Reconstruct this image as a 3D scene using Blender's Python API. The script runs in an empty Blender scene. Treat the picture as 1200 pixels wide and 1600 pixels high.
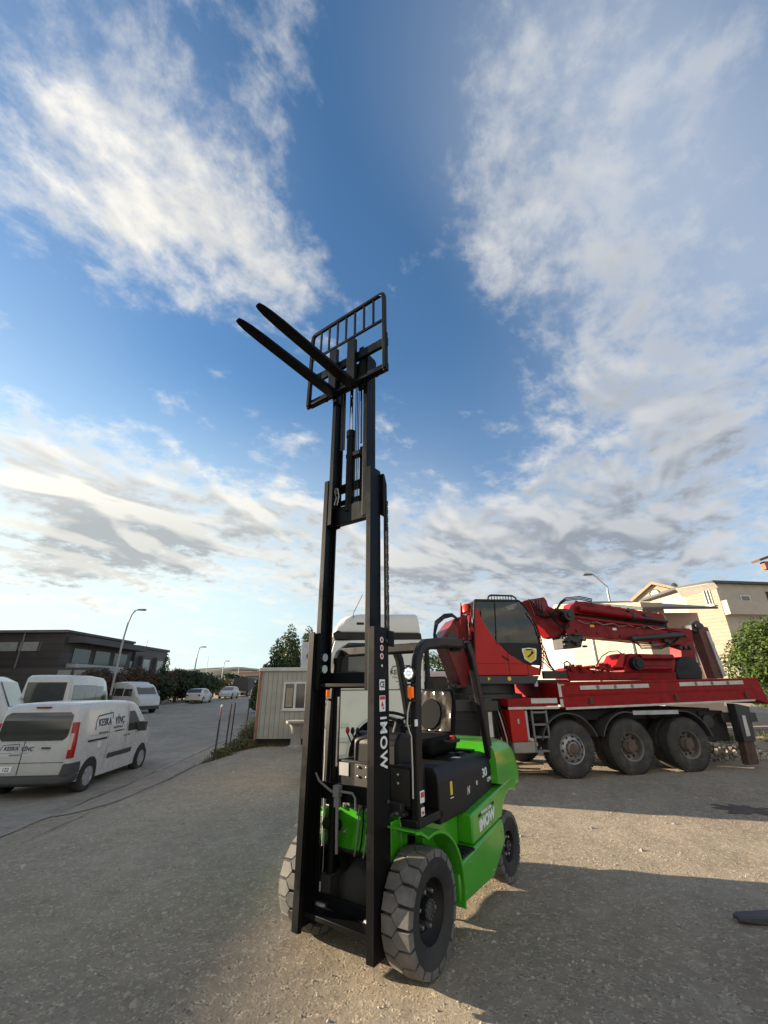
import bpy, bmesh, math, random
from mathutils import Vector, Matrix, Euler, noise
R = math.radians
random.seed(7)
scene = bpy.context.scene
COL = scene.collection

# ---------------------------------------------------------------- camera
CF, CP, CR, CH = 648.0, R(22.85), R(.45), 1.80
cam = bpy.data.cameras.new('camera')
cam.sensor_fit = 'VERTICAL'; cam.sensor_height = 24.0; cam.lens = CF / 1600 * 24
cam.clip_start = .05; cam.clip_end = 3000
camo = bpy.data.objects.new('camera', cam); COL.objects.link(camo)
camo.location = (0, 0, CH)
camo.rotation_euler = (Matrix.Rotation(math.pi / 2 + CP, 3, 'X') @ Matrix.Rotation(-CR, 3, 'Z')).to_euler()
scene.camera = camo

# ---------------------------------------------------------------- light
SUN_EL, SUN_AZ = R(12.3), math.atan2(-.957, .29)        # azimuth from +Y towards +X
SD = Vector((math.sin(SUN_AZ) * math.cos(SUN_EL), math.cos(SUN_AZ) * math.cos(SUN_EL), math.sin(SUN_EL)))
sl = bpy.data.lights.new('sun', 'SUN'); sl.energy = 5.0; sl.angle = R(.55); sl.color = (1, .83, .62)
so = bpy.data.objects.new('sun', sl); COL.objects.link(so)
so.rotation_euler = SD.to_track_quat('Z', 'Y').to_euler()
scene.view_settings.view_transform = 'Standard'; scene.view_settings.look = 'None'
scene.view_settings.gamma = 1; scene.view_settings.use_curve_mapping = False
scene.view_settings.exposure = 1.46
scene.cycles.max_bounces = 6
CL= [(-0.476, 0.275, 0.835, 0.102, 0.34), (-0.419, 0.359, 0.834, 0.114, 0.34), (-0.384, 0.437, 0.813, 0.122, 0.28), (-0.479, 0.393, 0.784, 0.05, -0.2), (-0.283, 0.38, 0.881, 0.062, -0.1), (-0.322, 0.514, 0.795, 0.107, 0.42), (-0.215, 0.574, 0.79, 0.094, 0.42), (-0.524, 0.453, 0.721, 0.099, 0.3), (-0.553, 0.36, 0.751, 0.091, 0.22), (-0.164, 0.356, 0.92, 0.044, 0.35), (-0.148, 0.656, 0.74, 0.078, 0.4), (-0.583, 0.491, 0.648, 0.046, 0.25), (-0.371, 0.291, 0.882, 0.088, 0.2), (0.235, 0.353, 0.906, 0.112, 0.25), (0.226, 0.457, 0.86, 0.111, 0.6), (0.218, 0.585, 0.781, 0.084, 0.5), (0.315, 0.3, 0.9, 0.115, 0.15), (0.453, 0.357, 0.817, 0.16, 0.15), (0.512, 0.284, 0.811, 0.115, 0.2), (0.345, 0.529, 0.775, 0.097, 0.35), (0.449, 0.587, 0.674, 0.155, 0.4), (0.398, 0.721, 0.567, 0.116, 0.35), (0.555, 0.64, 0.532, 0.143, 0.6), (0.644, 0.654, 0.397, 0.153, 0.65), (0.525, 0.775, 0.351, 0.157, 0.5), (0.464, 0.648, 0.603, 0.059, -0.2), (0.595, 0.722, 0.353, 0.067, -0.2), (0.372, 0.872, 0.318, 0.124, 0.45), (0.152, 0.928, 0.34, 0.121, 0.45), (0.072, 0.634, 0.77, 0.051, 0.2), (0.179, 0.789, 0.587, 0.072, 0.2), (-0.655, 0.641, 0.4, 0.08, 0.75), (-0.57, 0.74, 0.358, 0.115, 0.8), (-0.42, 0.846, 0.329, 0.133, 0.8), (-0.253, 0.922, 0.294, 0.131, 0.75), (-0.524, 0.815, 0.248, 0.132, 0.8), (-0.64, 0.728, 0.248, 0.114, 0.8), (-0.062, 0.964, 0.258, 0.152, 0.7), (0.135, 0.961, 0.24, 0.164, 0.7), (0.33, 0.916, 0.227, 0.167, 0.7), (-0.254, 0.885, 0.391, 0.088, 0.45), (0.491, 0.843, 0.221, 0.148, 0.6), (0.607, 0.766, 0.212, 0.13, 0.5), (0.21, 0.923, 0.322, 0.089, 0.4), (-0.042, 0.451, 0.892, 0.133, -0.6), (0.002, 0.766, 0.643, 0.202, -0.5), (-0.035, 0.327, 0.944, 0.093, -0.4), (0.004, 0.58, 0.814, 0.133, -0.4), (-0.56, 0.601, 0.57, 0.158, -0.5), (0.146, 0.722, 0.676, 0.11, -0.3), (0.153, 0.872, 0.465, 0.09, -0.2), (-0.379, 0.779, 0.5, 0.094, -0.3), (-0.556, 0.825, 0.098, 0.132, -0.4), (-0.285, 0.954, 0.097, 0.122, -0.3), (-0.035, 0.315, 0.949, 0.058, -0.2)]
GR= [(-0.503, 0.836, 0.22, 0.134, 0.9), (-0.638, 0.741, 0.209, 0.103, 0.8), (-0.293, 0.927, 0.235, 0.17, 0.7), (-0.002, 0.98, 0.199, 0.18, 0.6), (0.262, 0.943, 0.205, 0.171, 0.7), (0.617, 0.64, 0.457, 0.125, 0.6), (0.625, 0.573, 0.531, 0.097, 0.5), (0.525, 0.781, 0.339, 0.133, 0.35), (0.43, 0.41, 0.804, 0.195, 0.5), (0.568, 0.374, 0.733, 0.17, 0.6), (0.52, 0.83, 0.204, 0.179, 0.6), (0.401, 0.67, 0.625, 0.098, 0.3)]
VL= [(0.224, 0.308, 0.925, 0.175, 0.7), (0.445, 0.339, 0.829, 0.234, 0.85), (0.576, 0.441, 0.689, 0.222, 0.75), (0.338, 0.427, 0.839, 0.169, 0.5), (0.492, 0.589, 0.642, 0.217, 0.35), (-0.493, 0.306, 0.814, 0.143, 0.35), (-0.376, 0.416, 0.828, 0.164, 0.3), (-0.588, 0.503, 0.633, 0.129, 0.25), (0.644, 0.654, 0.397, 0.254, 0.5), (-0.002, 0.98, 0.199, 0.3, 0.5), (0.352, 0.918, 0.184, 0.339, 0.5)]

def build_world():
    w = bpy.data.worlds.new('World'); scene.world = w; w.use_nodes = True
    nt = w.node_tree; N = nt.nodes; L = nt.links; N.clear()
    def nd(t, **k):
        n = N.new(t)
        for a, b in k.items(): setattr(n, a, b)
        return n
    def mth(op, a, b=None, clamp=False):
        n = nd('ShaderNodeMath', operation=op, use_clamp=clamp)
        for i, x in enumerate((a, b)):
            if x is None: continue
            if isinstance(x, (int, float)): n.inputs[i].default_value = x
            else: L.new(x, n.inputs[i])
        return n.outputs[0]
    def vm(op, a, b):
        n = nd('ShaderNodeVectorMath', operation=op)
        for i, x in enumerate((a, b)):
            if isinstance(x, tuple): n.inputs[i].default_value = x
            else: L.new(x, n.inputs[i])
        return n
    def mixc(f, a, b, bt='MIX'):
        n = nd('ShaderNodeMix', data_type='RGBA', blend_type=bt)
        for i, x in ((0, f), (6, a), (7, b)):
            if isinstance(x, (int, float)): n.inputs[i].default_value = x
            elif isinstance(x, tuple): n.inputs[i].default_value = x
            else: L.new(x, n.inputs[i])
        return n.outputs[2]
    def maprange(v, a, b, c=0., d=1., smooth=True):
        n = nd('ShaderNodeMapRange'); n.interpolation_type = 'SMOOTHSTEP' if smooth else 'LINEAR'
        L.new(v, n.inputs[0])
        for i, x in zip((1, 2, 3, 4), (a, b, c, d)): n.inputs[i].default_value = x
        return n.outputs[0]
    sky = nd('ShaderNodeTexSky'); sky.sky_type = 'NISHITA'; sky.sun_disc = False
    sky.sun_elevation = SUN_EL; sky.sun_rotation = SUN_AZ
    sky.air_density = 1.0; sky.dust_density = .6; sky.ozone_density = 2.2
    tc = nd('ShaderNodeTexCoord'); d = tc.outputs['Generated']
    sep = nd('ShaderNodeSeparateXYZ'); L.new(d, sep.inputs[0])
    den = mth('ADD', mth('MAXIMUM', sep.outputs[2], 0.0), .16)
    cx = mth('DIVIDE', sep.outputs[0], den); cy = mth('DIVIDE', sep.outputs[1], den)
    cmb = nd('ShaderNodeCombineXYZ'); L.new(cx, cmb.inputs[0]); L.new(cy, cmb.inputs[1])
    P = cmb.outputs[0]
    def noise_t(vec, scale, det, rough, dist=0.):
        n = nd('ShaderNodeTexNoise'); n.inputs['Scale'].default_value = scale; n.inputs['Detail'].default_value = det
        n.inputs['Roughness'].default_value = rough; n.inputs['Distortion'].default_value = dist
        L.new(vec, n.inputs['Vector']); return n.outputs['Fac']
    # streaky wisps, combed along one wind direction
    mp = nd('ShaderNodeMapping'); mp0 = nd('ShaderNodeMapping'); mp0.inputs['Rotation'].default_value = (0, 0, R(39)); L.new(P, mp0.inputs[0])
    mp.inputs['Scale'].default_value = (1.1, .62, 1)
    L.new(mp0.outputs[0], mp.inputs[0])
    n1 = noise_t(mp.outputs[0], 3.0, 10, .62, .4)
    n2 = noise_t(P, 9.5, 8, .62, .1)
    n3 = noise_t(mp.outputs[0], .9, 3, .5)
    off = vm('MULTIPLY', mp.outputs[0], (.95, .95, 1)).outputs[0]
    n1a = noise_t(mp.outputs[0], 3.0, 3.5, .5, .4); n1b = noise_t(off, 3.0, 3.5, .5, .4)
    relief = maprange(mth('SUBTRACT', n1a, n1b), -.07, .08)
    def blobs(data):
        acc = None
        for (x, y, z, r, a) in data:
            dist = vm('DISTANCE', d, (x, y, z)).outputs['Value']
            g = maprange(dist, 0.0, r * 1.9, a, 0.0)
            acc = g if acc is None else mth('ADD', acc, g)
        return acc
    cov = mth('ADD', mth('MULTIPLY', blobs(CL), .8), mth('MULTIPLY', mth('SUBTRACT', n1, .5), 3.4))
    cov = mth('ADD', cov, mth('MULTIPLY', mth('SUBTRACT', n2, .5), 2.3))
    back = maprange(sep.outputs[1], -.05, -.6)  # extra cloud behind the camera, added to brighten and warm the shade
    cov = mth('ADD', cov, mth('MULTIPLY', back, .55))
    dens = maprange(cov, -.05, 1.25, 0, .94, smooth=True)
    thick = maprange(mth('ADD', cov, mth('MULTIPLY', mth('SUBTRACT', n3, .5), .6)), .35, 1.25)
    grey = mth('MULTIPLY', thick, mth('MINIMUM', blobs(GR), 1.0), clamp=True)
    # nearer the sun the clouds are warmer and brighter
    sunny = maprange(vm('DOT_PRODUCT', d, tuple(SD)).outputs['Value'], -.2, .8)
    lit = mixc(sunny, (4.7, 4.75, 4.8, 1), (6.9, 6.6, 5.9, 1))
    lit = mixc(back, lit, (11.0, 9.0, 6.3, 1))  # the added unseen cloud gets the brightest, warmest tone
    dark = mixc(sunny, (1.95, 2.15, 2.45, 1), (2.9, 3.05, 3.1, 1))
    shade = mth('ADD', mth('MULTIPLY', grey, .55), mth('MULTIPLY', mth('MULTIPLY', mth('SUBTRACT', 1.0, relief), dens), .65), clamp=True)
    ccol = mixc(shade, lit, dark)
    tint = mixc(1.0, sky.outputs[0], SKYTINT, 'MULTIPLY')
    # pale whitish air low over the ground
    low = maprange(mth('SUBTRACT', sep.outputs[2], mth('MULTIPLY', sunny, .22)), -.12, .46, .85, 0.0)
    tint = mixc(low, tint, mixc(sunny, (3.6, 4.7, 5.3, 1), (5.7, 6.6, 6.2, 1)))
    veil = mth('MULTIPLY', blobs(VL), maprange(n3, .3, .7, .3, .75), clamp=True)
    tint = mixc(veil, tint, mixc(n3, (2.4, 3.0, 3.9, 1), (3.7, 4.1, 4.8, 1)))
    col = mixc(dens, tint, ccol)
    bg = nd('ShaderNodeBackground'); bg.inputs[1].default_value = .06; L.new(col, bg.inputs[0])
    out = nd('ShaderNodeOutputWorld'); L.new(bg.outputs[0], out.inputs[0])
    scene.world.cycles.sampling_method = 'MANUAL'; scene.world.cycles.sample_map_resolution = 512
SKYTINT = (.90, 1.24, 1.44, 1)
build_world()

# ---------------------------------------------------------------- helpers
def ray(u, v):
    p, r = CP, CR
    xi = (u - 600) / CF; yi = (800 - v) / CF
    x = xi * math.cos(r) + yi * math.sin(r); w = -xi * math.sin(r) + yi * math.cos(r)
    return Vector((x, math.cos(p) - w * math.sin(p), math.sin(p) + w * math.cos(p)))
def at(u, v, Y):
    d = ray(u, v); return d * (Y / d.y) + Vector((0, 0, CH))

def sst(a, b, x):
    t = max(0., min(1., (x - a) / (b - a))); return t * t * (3 - 2 * t)
def road_z(y):
    return -.40 + 1.9 * (1 - math.exp(-max(0., y - 12) / 75))
def gz(x, y):
    a = sst(-4.0, -6.4, x)
    yard = .9 * (1 - math.exp(-max(0., y - 24) / 60))
    z = yard * (1 - a) + road_z(y) * a
    if y > 2 and -7 < x:
        z += (.018 * noise.noise(Vector((x * .9, y * .9, 0))) + .008 * noise.noise(Vector((x * 3, y * 3, 5)))) * sst(40, 14, y)
        q = (x * .94 + y * .34); t = (y * .94 - x * .34); z += .012 * math.sin(q * 4.2 + 1.3 * noise.noise(Vector((t * .25, q * .4, 2)))) * max(0., noise.noise(Vector((q * .8, t * .18, 7)))) * sst(-5.2, -3.5, x)
        z -= .02 * max(0., noise.noise(Vector((x * 1.6, y * 1.6, 11))) - .25) * sst(-5.2, -3.5, x)
    return z

_mats = {}
def mat(name, col, rough=.6, metal=0., var=.12, vs=3., bump=0., bs=40., dirt=None, dirtamt=.3, coat=0., spec=.5, ds=2.2, lines=None):
    if name in _mats: return _mats[name]
    m = bpy.data.materials.new(name); m.use_nodes = True; _mats[name] = m
    nt = m.node_tree; N = nt.nodes; L = nt.links
    b = N['Principled BSDF']
    b.inputs['Roughness'].default_value = rough; b.inputs['Metallic'].default_value = metal
    b.inputs['Specular IOR Level'].default_value = spec
    if coat: b.inputs['Coat Weight'].default_value = coat; b.inputs['Coat Roughness'].default_value = .12
    tc = N.new('ShaderNodeTexCoord')
    n = N.new('ShaderNodeTexNoise'); n.inputs['Scale'].default_value = vs; n.inputs['Detail'].default_value = 6
    L.new(tc.outputs['Object'], n.inputs[0])
    r = N.new('ShaderNodeValToRGB')
    c = col
    r.color_ramp.elements[0].position = .3; r.color_ramp.elements[1].position = .7
    r.color_ramp.elements[0].color = tuple(x * (1 - var) for x in c[:3]) + (1,)
    r.color_ramp.elements[1].color = tuple(min(1, x * (1 + var)) for x in c[:3]) + (1,)
    L.new(n.outputs['Fac'], r.inputs[0]); out = r.outputs[0]
    if dirt:
        n2 = N.new('ShaderNodeTexNoise'); n2.inputs['Scale'].default_value = ds; n2.inputs['Detail'].default_value = 9
        n2.inputs['Roughness'].default_value = .7; L.new(tc.outputs['Object'], n2.inputs[0])
        mr = N.new('ShaderNodeMapRange'); mr.inputs[1].default_value = .5; mr.inputs[2].default_value = .72; mr.inputs[4].default_value = dirtamt
        L.new(n2.outputs['Fac'], mr.inputs[0])
        mx = N.new('ShaderNodeMix'); mx.data_type = 'RGBA'; L.new(mr.outputs[0], mx.inputs[0]); L.new(out, mx.inputs[6]); mx.inputs[7].default_value = tuple(dirt) + (1,)
        out = mx.outputs[2]
        rr = N.new('ShaderNodeMapRange'); rr.inputs[1].default_value = 0; rr.inputs[2].default_value = max(.01, dirtamt); rr.inputs[3].default_value = rough; rr.inputs[4].default_value = min(1, rough + .35)
        L.new(mr.outputs[0], rr.inputs[0]); L.new(rr.outputs[0], b.inputs['Roughness'])
    if lines:      # joints of cladding or siding, n per metre of height
        sp = N.new('ShaderNodeSeparateXYZ'); L.new(tc.outputs['Object'], sp.inputs[0])
        def m_(op, a, c):
            q = N.new('ShaderNodeMath'); q.operation = op; L.new(a, q.inputs[0]); q.inputs[1].default_value = c; return q.outputs[0]
        ln = m_('LESS_THAN', m_('FRACT', m_('MULTIPLY', sp.outputs[2], lines), 0), .11)
        mx = N.new('ShaderNodeMix'); mx.data_type = 'RGBA'; mx.blend_type = 'MULTIPLY'; L.new(ln, mx.inputs[0]); L.new(out, mx.inputs[6]); mx.inputs[7].default_value = (.62, .62, .62, 1); out = mx.outputs[2]
    L.new(out, b.inputs['Base Color'])
    if bump:
        n3 = N.new('ShaderNodeTexNoise'); n3.inputs['Scale'].default_value = bs; n3.inputs['Detail'].default_value = 4
        L.new(tc.outputs['Object'], n3.inputs[0])
        bp = N.new('ShaderNodeBump'); bp.inputs['Strength'].default_value = bump; bp.inputs['Distance'].default_value = .01
        L.new(n3.outputs['Fac'], bp.inputs['Height']); L.new(bp.outputs[0], b.inputs['Normal'])
    return m

def glow(name, col, e):
    m = mat(name, col, .3, var=.02)
    b = m.node_tree.nodes['Principled BSDF']; b.inputs['Emission Color'].default_value = tuple(col) + (1,); b.inputs['Emission Strength'].default_value = e
    return m

class B:
    """collects shapes; build() links them as one mesh object"""
    def __init__(s, M=None): s.v = []; s.f = []; s.M = M; s.fm = []; s.cm = 0
    def add(s, vs, fs):
        o = len(s.v)
        for p in vs:
            p = Vector(p)
            s.v.append(s.M @ p if s.M is not None else p)
        for f in fs: s.f.append(tuple(i + o for i in f)); s.fm.append(s.cm)
        return s
    def box(s, x0, x1, y0, y1, z0, z1, X=None):
        vs = [Vector((x, y, z)) for x in (x0, x1) for y in (y0, y1) for z in (z0, z1)]
        if X is not None: vs = [X @ v for v in vs]
        return s.add(vs, [(0, 1, 3, 2), (4, 6, 7, 5), (0, 4, 5, 1), (2, 3, 7, 6), (0, 2, 6, 4), (1, 5, 7, 3)])
    def prism(s, poly, a0, a1, ax='y', X=None):
        """poly in the two other axes, extruded along ax"""
        def P(q, a):
            if ax == 'y': v = Vector((q[0], a, q[1]))
            elif ax == 'x': v = Vector((a, q[0], q[1]))
            else: v = Vector((q[0], q[1], a))
            return X @ v if X is not None else v
        n = len(poly)
        vs = [P(q, a0) for q in poly] + [P(q, a1) for q in poly]
        return s.add(vs, [tuple(range(n)), tuple(range(2 * n - 1, n - 1, -1))] + [(i, (i + 1) % n, n + (i + 1) % n, n + i) for i in range(n)])
    def tube(s, pts, r, n=10, closed=False):
        pts = [Vector(p) for p in pts]; rs = r if isinstance(r, (list, tuple)) else [r] * len(pts)
        vs = []; prev = None
        for i, p in enumerate(pts):
            if closed: t = pts[(i + 1) % len(pts)] - pts[i - 1]
            else: t = pts[min(i + 1, len(pts) - 1)] - pts[max(i - 1, 0)]
            t.normalize()
            if prev is None:
                a = Vector((0, 0, 1)) if abs(t.z) < .9 else Vector((1, 0, 0))
                u = t.cross(a).normalized()
            else:
                u = (prev - t * prev.dot(t)).normalized()
            prev = u; w = t.cross(u)
            for k in range(n):
                a = 2 * math.pi * k / n
                vs.append(p + (u * math.cos(a) + w * math.sin(a)) * rs[i])
        fs = []; m = len(pts)
        for i in range(m if closed else m - 1):
            j = (i + 1) % m
            for k in range(n): fs.append((i * n + k, i * n + (k + 1) % n, j * n + (k + 1) % n, j * n + k))
        if not closed: fs += [tuple(range(n))[::-1], tuple(range((m - 1) * n, m * n))]
        return s.add(vs, fs)
    def bar(s, pts, a, b, up=(0, 0, 1)):
        """rectangular bar a wide (sideways) b high along a path"""
        pts = [Vector(p) for p in pts]; vs = []; up = Vector(up)
        for i, p in enumerate(pts):
            t1 = (pts[min(i + 1, len(pts) - 1)] - pts[max(i - 1, 0)]).normalized()
            sd = t1.cross(up)
            if sd.length < 1e-3: sd = t1.cross(Vector((1, 0, 0)))
            sd.normalize(); w = sd.cross(t1).normalized()
            k = 1.
            if 0 < i < len(pts) - 1:
                c = (pts[i] - pts[i - 1]).normalized().dot(t1); k = 1 / max(.5, c)
            for q in ((-1, -1), (1, -1), (1, 1), (-1, 1)): vs.append(p + sd * q[0] * a / 2 + w * q[1] * b / 2 * k)
        fs = [(0, 3, 2, 1), tuple(range(4 * len(pts) - 4, 4 * len(pts)))]
        for i in range(len(pts) - 1):
            for k in range(4): fs.append((i * 4 + k, i * 4 + (k + 1) % 4, i * 4 + 4 + (k + 1) % 4, i * 4 + 4 + k))
        return s.add(vs, fs)
    def lathe(s, prof, c=(0, 0, 0), ax='z', n=32, cap=True):
        """prof: (radius, offset along axis)"""
        c = Vector(c); vs = []
        for r, h in prof:
            for k in range(n):
                a = 2 * math.pi * k / n; x, y = r * math.cos(a), r * math.sin(a)
                vs.append(c + (Vector((x, y, h)) if ax == 'z' else Vector((x, h, y)) if ax == 'y' else Vector((h, x, y))))
        fs = []
        for i in range(len(prof) - 1):
            for k in range(n): fs.append((i * n + k, i * n + (k + 1) % n, (i + 1) * n + (k + 1) % n, (i + 1) * n + k))
        if cap: fs += [tuple(range(n)), tuple(range((len(prof) - 1) * n, len(prof) * n))]
        return s.add(vs, fs)
    def loft(s, rings, cap=True, closed=True):
        n = len(rings[0]); vs = [p for r in rings for p in r]; fs = []
        for i in range(len(rings) - 1):
            for k in range(n if closed else n - 1): fs.append((i * n + k, i * n + (k + 1) % n, (i + 1) * n + (k + 1) % n, (i + 1) * n + k))
        if cap: fs += [tuple(range(n)), tuple(range((len(rings) - 1) * n, len(rings) * n))]
        return s.add(vs, fs)
    def build(s, name, m, parent=None, bevel=0., seg=2, ang=38, flat=False):
        me = bpy.data.meshes.new(name); me.from_pydata([tuple(v) for v in s.v], [], s.f)
        for q in (m if isinstance(m, (list, tuple)) else [m]): me.materials.append(q)
        if s.cm: me.polygons.foreach_set('material_index', s.fm)
        bm = bmesh.new(); bm.from_mesh(me)
        bmesh.ops.recalc_face_normals(bm, faces=bm.faces)
        if not flat:
            for f in bm.faces: f.smooth = True
            lim = R(ang)
            for e in bm.edges:
                if len(e.link_faces) != 2 or e.calc_face_angle(0) > lim: e.smooth = False
        bm.to_mesh(me); bm.free()
        o = bpy.data.objects.new(name, me); COL.objects.link(o)
        if parent is not None: o.parent = parent
        if bevel:
            md = o.modifiers.new('bevel', 'BEVEL'); md.width = bevel; md.segments = seg; md.limit_method = 'ANGLE'; md.angle_limit = R(40)
        return o

def text_obj(txt, size, m, parent, M, name='lettering', depth=.0015, sx=1., bold=0.0, align='CENTER', shear=0., space=1.):
    cu = bpy.data.curves.new(name, 'FONT'); cu.body = txt; cu.size = size; cu.extrude = depth; cu.align_x = align; cu.align_y = 'CENTER'
    cu.offset = bold; cu.shear = shear; cu.space_character = space; cu.resolution_u = 3
    t = bpy.data.objects.new(name + '_curve', cu)
    me = bpy.data.meshes.new_from_object(t)
    bpy.data.objects.remove(t); bpy.data.curves.remove(cu)
    me.transform(M @ Matrix.Diagonal((sx, 1, 1, 1))); me.materials.clear(); me.materials.append(m); me.name = name
    o = bpy.data.objects.new(name, me); COL.objects.link(o); o.parent = parent
    return o
def frame(o, x, y):
    """matrix that puts text with its reading direction x and its up y at o"""
    x = Vector(x).normalized(); y = Vector(y).normalized(); z = x.cross(y)
    M = Matrix((x, y, z)).transposed().to_4x4(); M.translation = Vector(o); return M

def tag(o, label, cat, group=None, kind=None):
    o['label'] = label; o['category'] = cat
    if group: o['group'] = group
    if kind: o['kind'] = kind
    return o
def struct(o): o['kind'] = 'structure'; return o
def thing(name, label, cat, loc=(0, 0, 0), rz=0., group=None):
    o = bpy.data.objects.new(name, None); COL.objects.link(o); o.location = loc; o.rotation_euler = (0, 0, rz); o.empty_display_size = .2
    return tag(o, label, cat, group)
def copy_tree(o, parent=None):
    c = o.copy(); COL.objects.link(c); c.parent = parent
    for ch in [q for q in bpy.data.objects if q.parent is o]: copy_tree(ch, c)
    return c

# ---------------------------------------------------------------- materials
M_black = mat('black_paint', (.010, .0098, .0095), .42, var=.2, spec=.3, dirt=(.06, .055, .045), dirtamt=.18)
M_mast = mat('mast_black_paint', (.0042, .0045, .005), .42, var=.2, spec=.14, dirt=(.014, .013, .012), dirtamt=.2)
M_plastic = mat('black_plastic', (.010, .0095, .009), .5, bump=.1, bs=200, spec=.3)
M_rubber = mat('rubber', (.022, .022, .021), .85, var=.2, bump=.2, bs=90, dirt=(.12, .105, .085), dirtamt=.45)
M_tread = mat('dusty_tread_rubber', (.12, .115, .105), .8, var=.25, vs=9, bump=.15, bs=120, dirt=(.26, .24, .2), dirtamt=.55, ds=7)
M_green = mat('green_paint', (.05, .36, .012), .28, var=.10, coat=.5, bump=.06, bs=6, dirt=(.13, .19, .07), dirtamt=.3)
M_chrome = mat('chrome_rod', (.75, .75, .74), .12, metal=1)
M_steel = mat('bright_steel', (.5, .5, .48), .35, metal=.9)
M_white = mat('white_lettering', (.8, .8, .8), .5, var=.02)
M_whitep = mat('white_vehicle_paint', (.54, .54, .51), .25, var=.04, coat=.5, dirt=(.30, .28, .23), dirtamt=.4)
M_red = mat('red_machine_paint', (.225, .004, .007), .42, var=.25, spec=.25, dirt=(.05, .012, .012), dirtamt=.7, ds=3.5)
M_redd = mat('worn_red_paint', (.27, .006, .007), .5, var=.25, vs=6, spec=.2, dirt=(.11, .045, .04), dirtamt=.5, ds=5)
M_cabred = mat('bright_red_panel', (.42, .008, .006), .35, var=.05, spec=.3, dirt=(.25, .08, .06), dirtamt=.2)
M_orange = glow('amber_lens', (.8, .13, .008), .12)
M_glass = mat('dark_glass', (.015, .018, .02), .06, var=.05, spec=.9)
M_grey = mat('grey_paint', (.16, .16, .16), .5, dirt=(.2, .18, .15), dirtamt=.4)
M_rust = mat('rusty_steel', (.09, .05, .035), .8, var=.3, vs=8, bump=.3, bs=60)
M_silver = mat('dull_silver_steel', (.42, .42, .41), .45, metal=.5, dirt=(.2, .16, .12), dirtamt=.5)
M_grease = mat('dark_grease_steel', (.03, .03, .03), .5, var=.3, dirt=(.09, .07, .05), dirtamt=.5)
M_seat = mat('black_seat_vinyl', (.004, .004, .004), .6, spec=.12, bump=.1, bs=90)
M_seatf = mat('plastic_film_over_seat', (.07, .056, .035), .14, var=.35, vs=5, bump=.8, bs=14, spec=.8)
M_yellow = mat('yellow_sticker', (.75, .55, .04), .5)
M_redst = mat('red_sticker', (.6, .03, .03), .5)
M_dark = mat('dark_underside', (.02, .019, .018), .8, dirt=(.06, .05, .04), dirtamt=.5)
M_conc = mat('concrete', (.30, .28, .25), .9, var=.15, bump=.4, bs=50)

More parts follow.
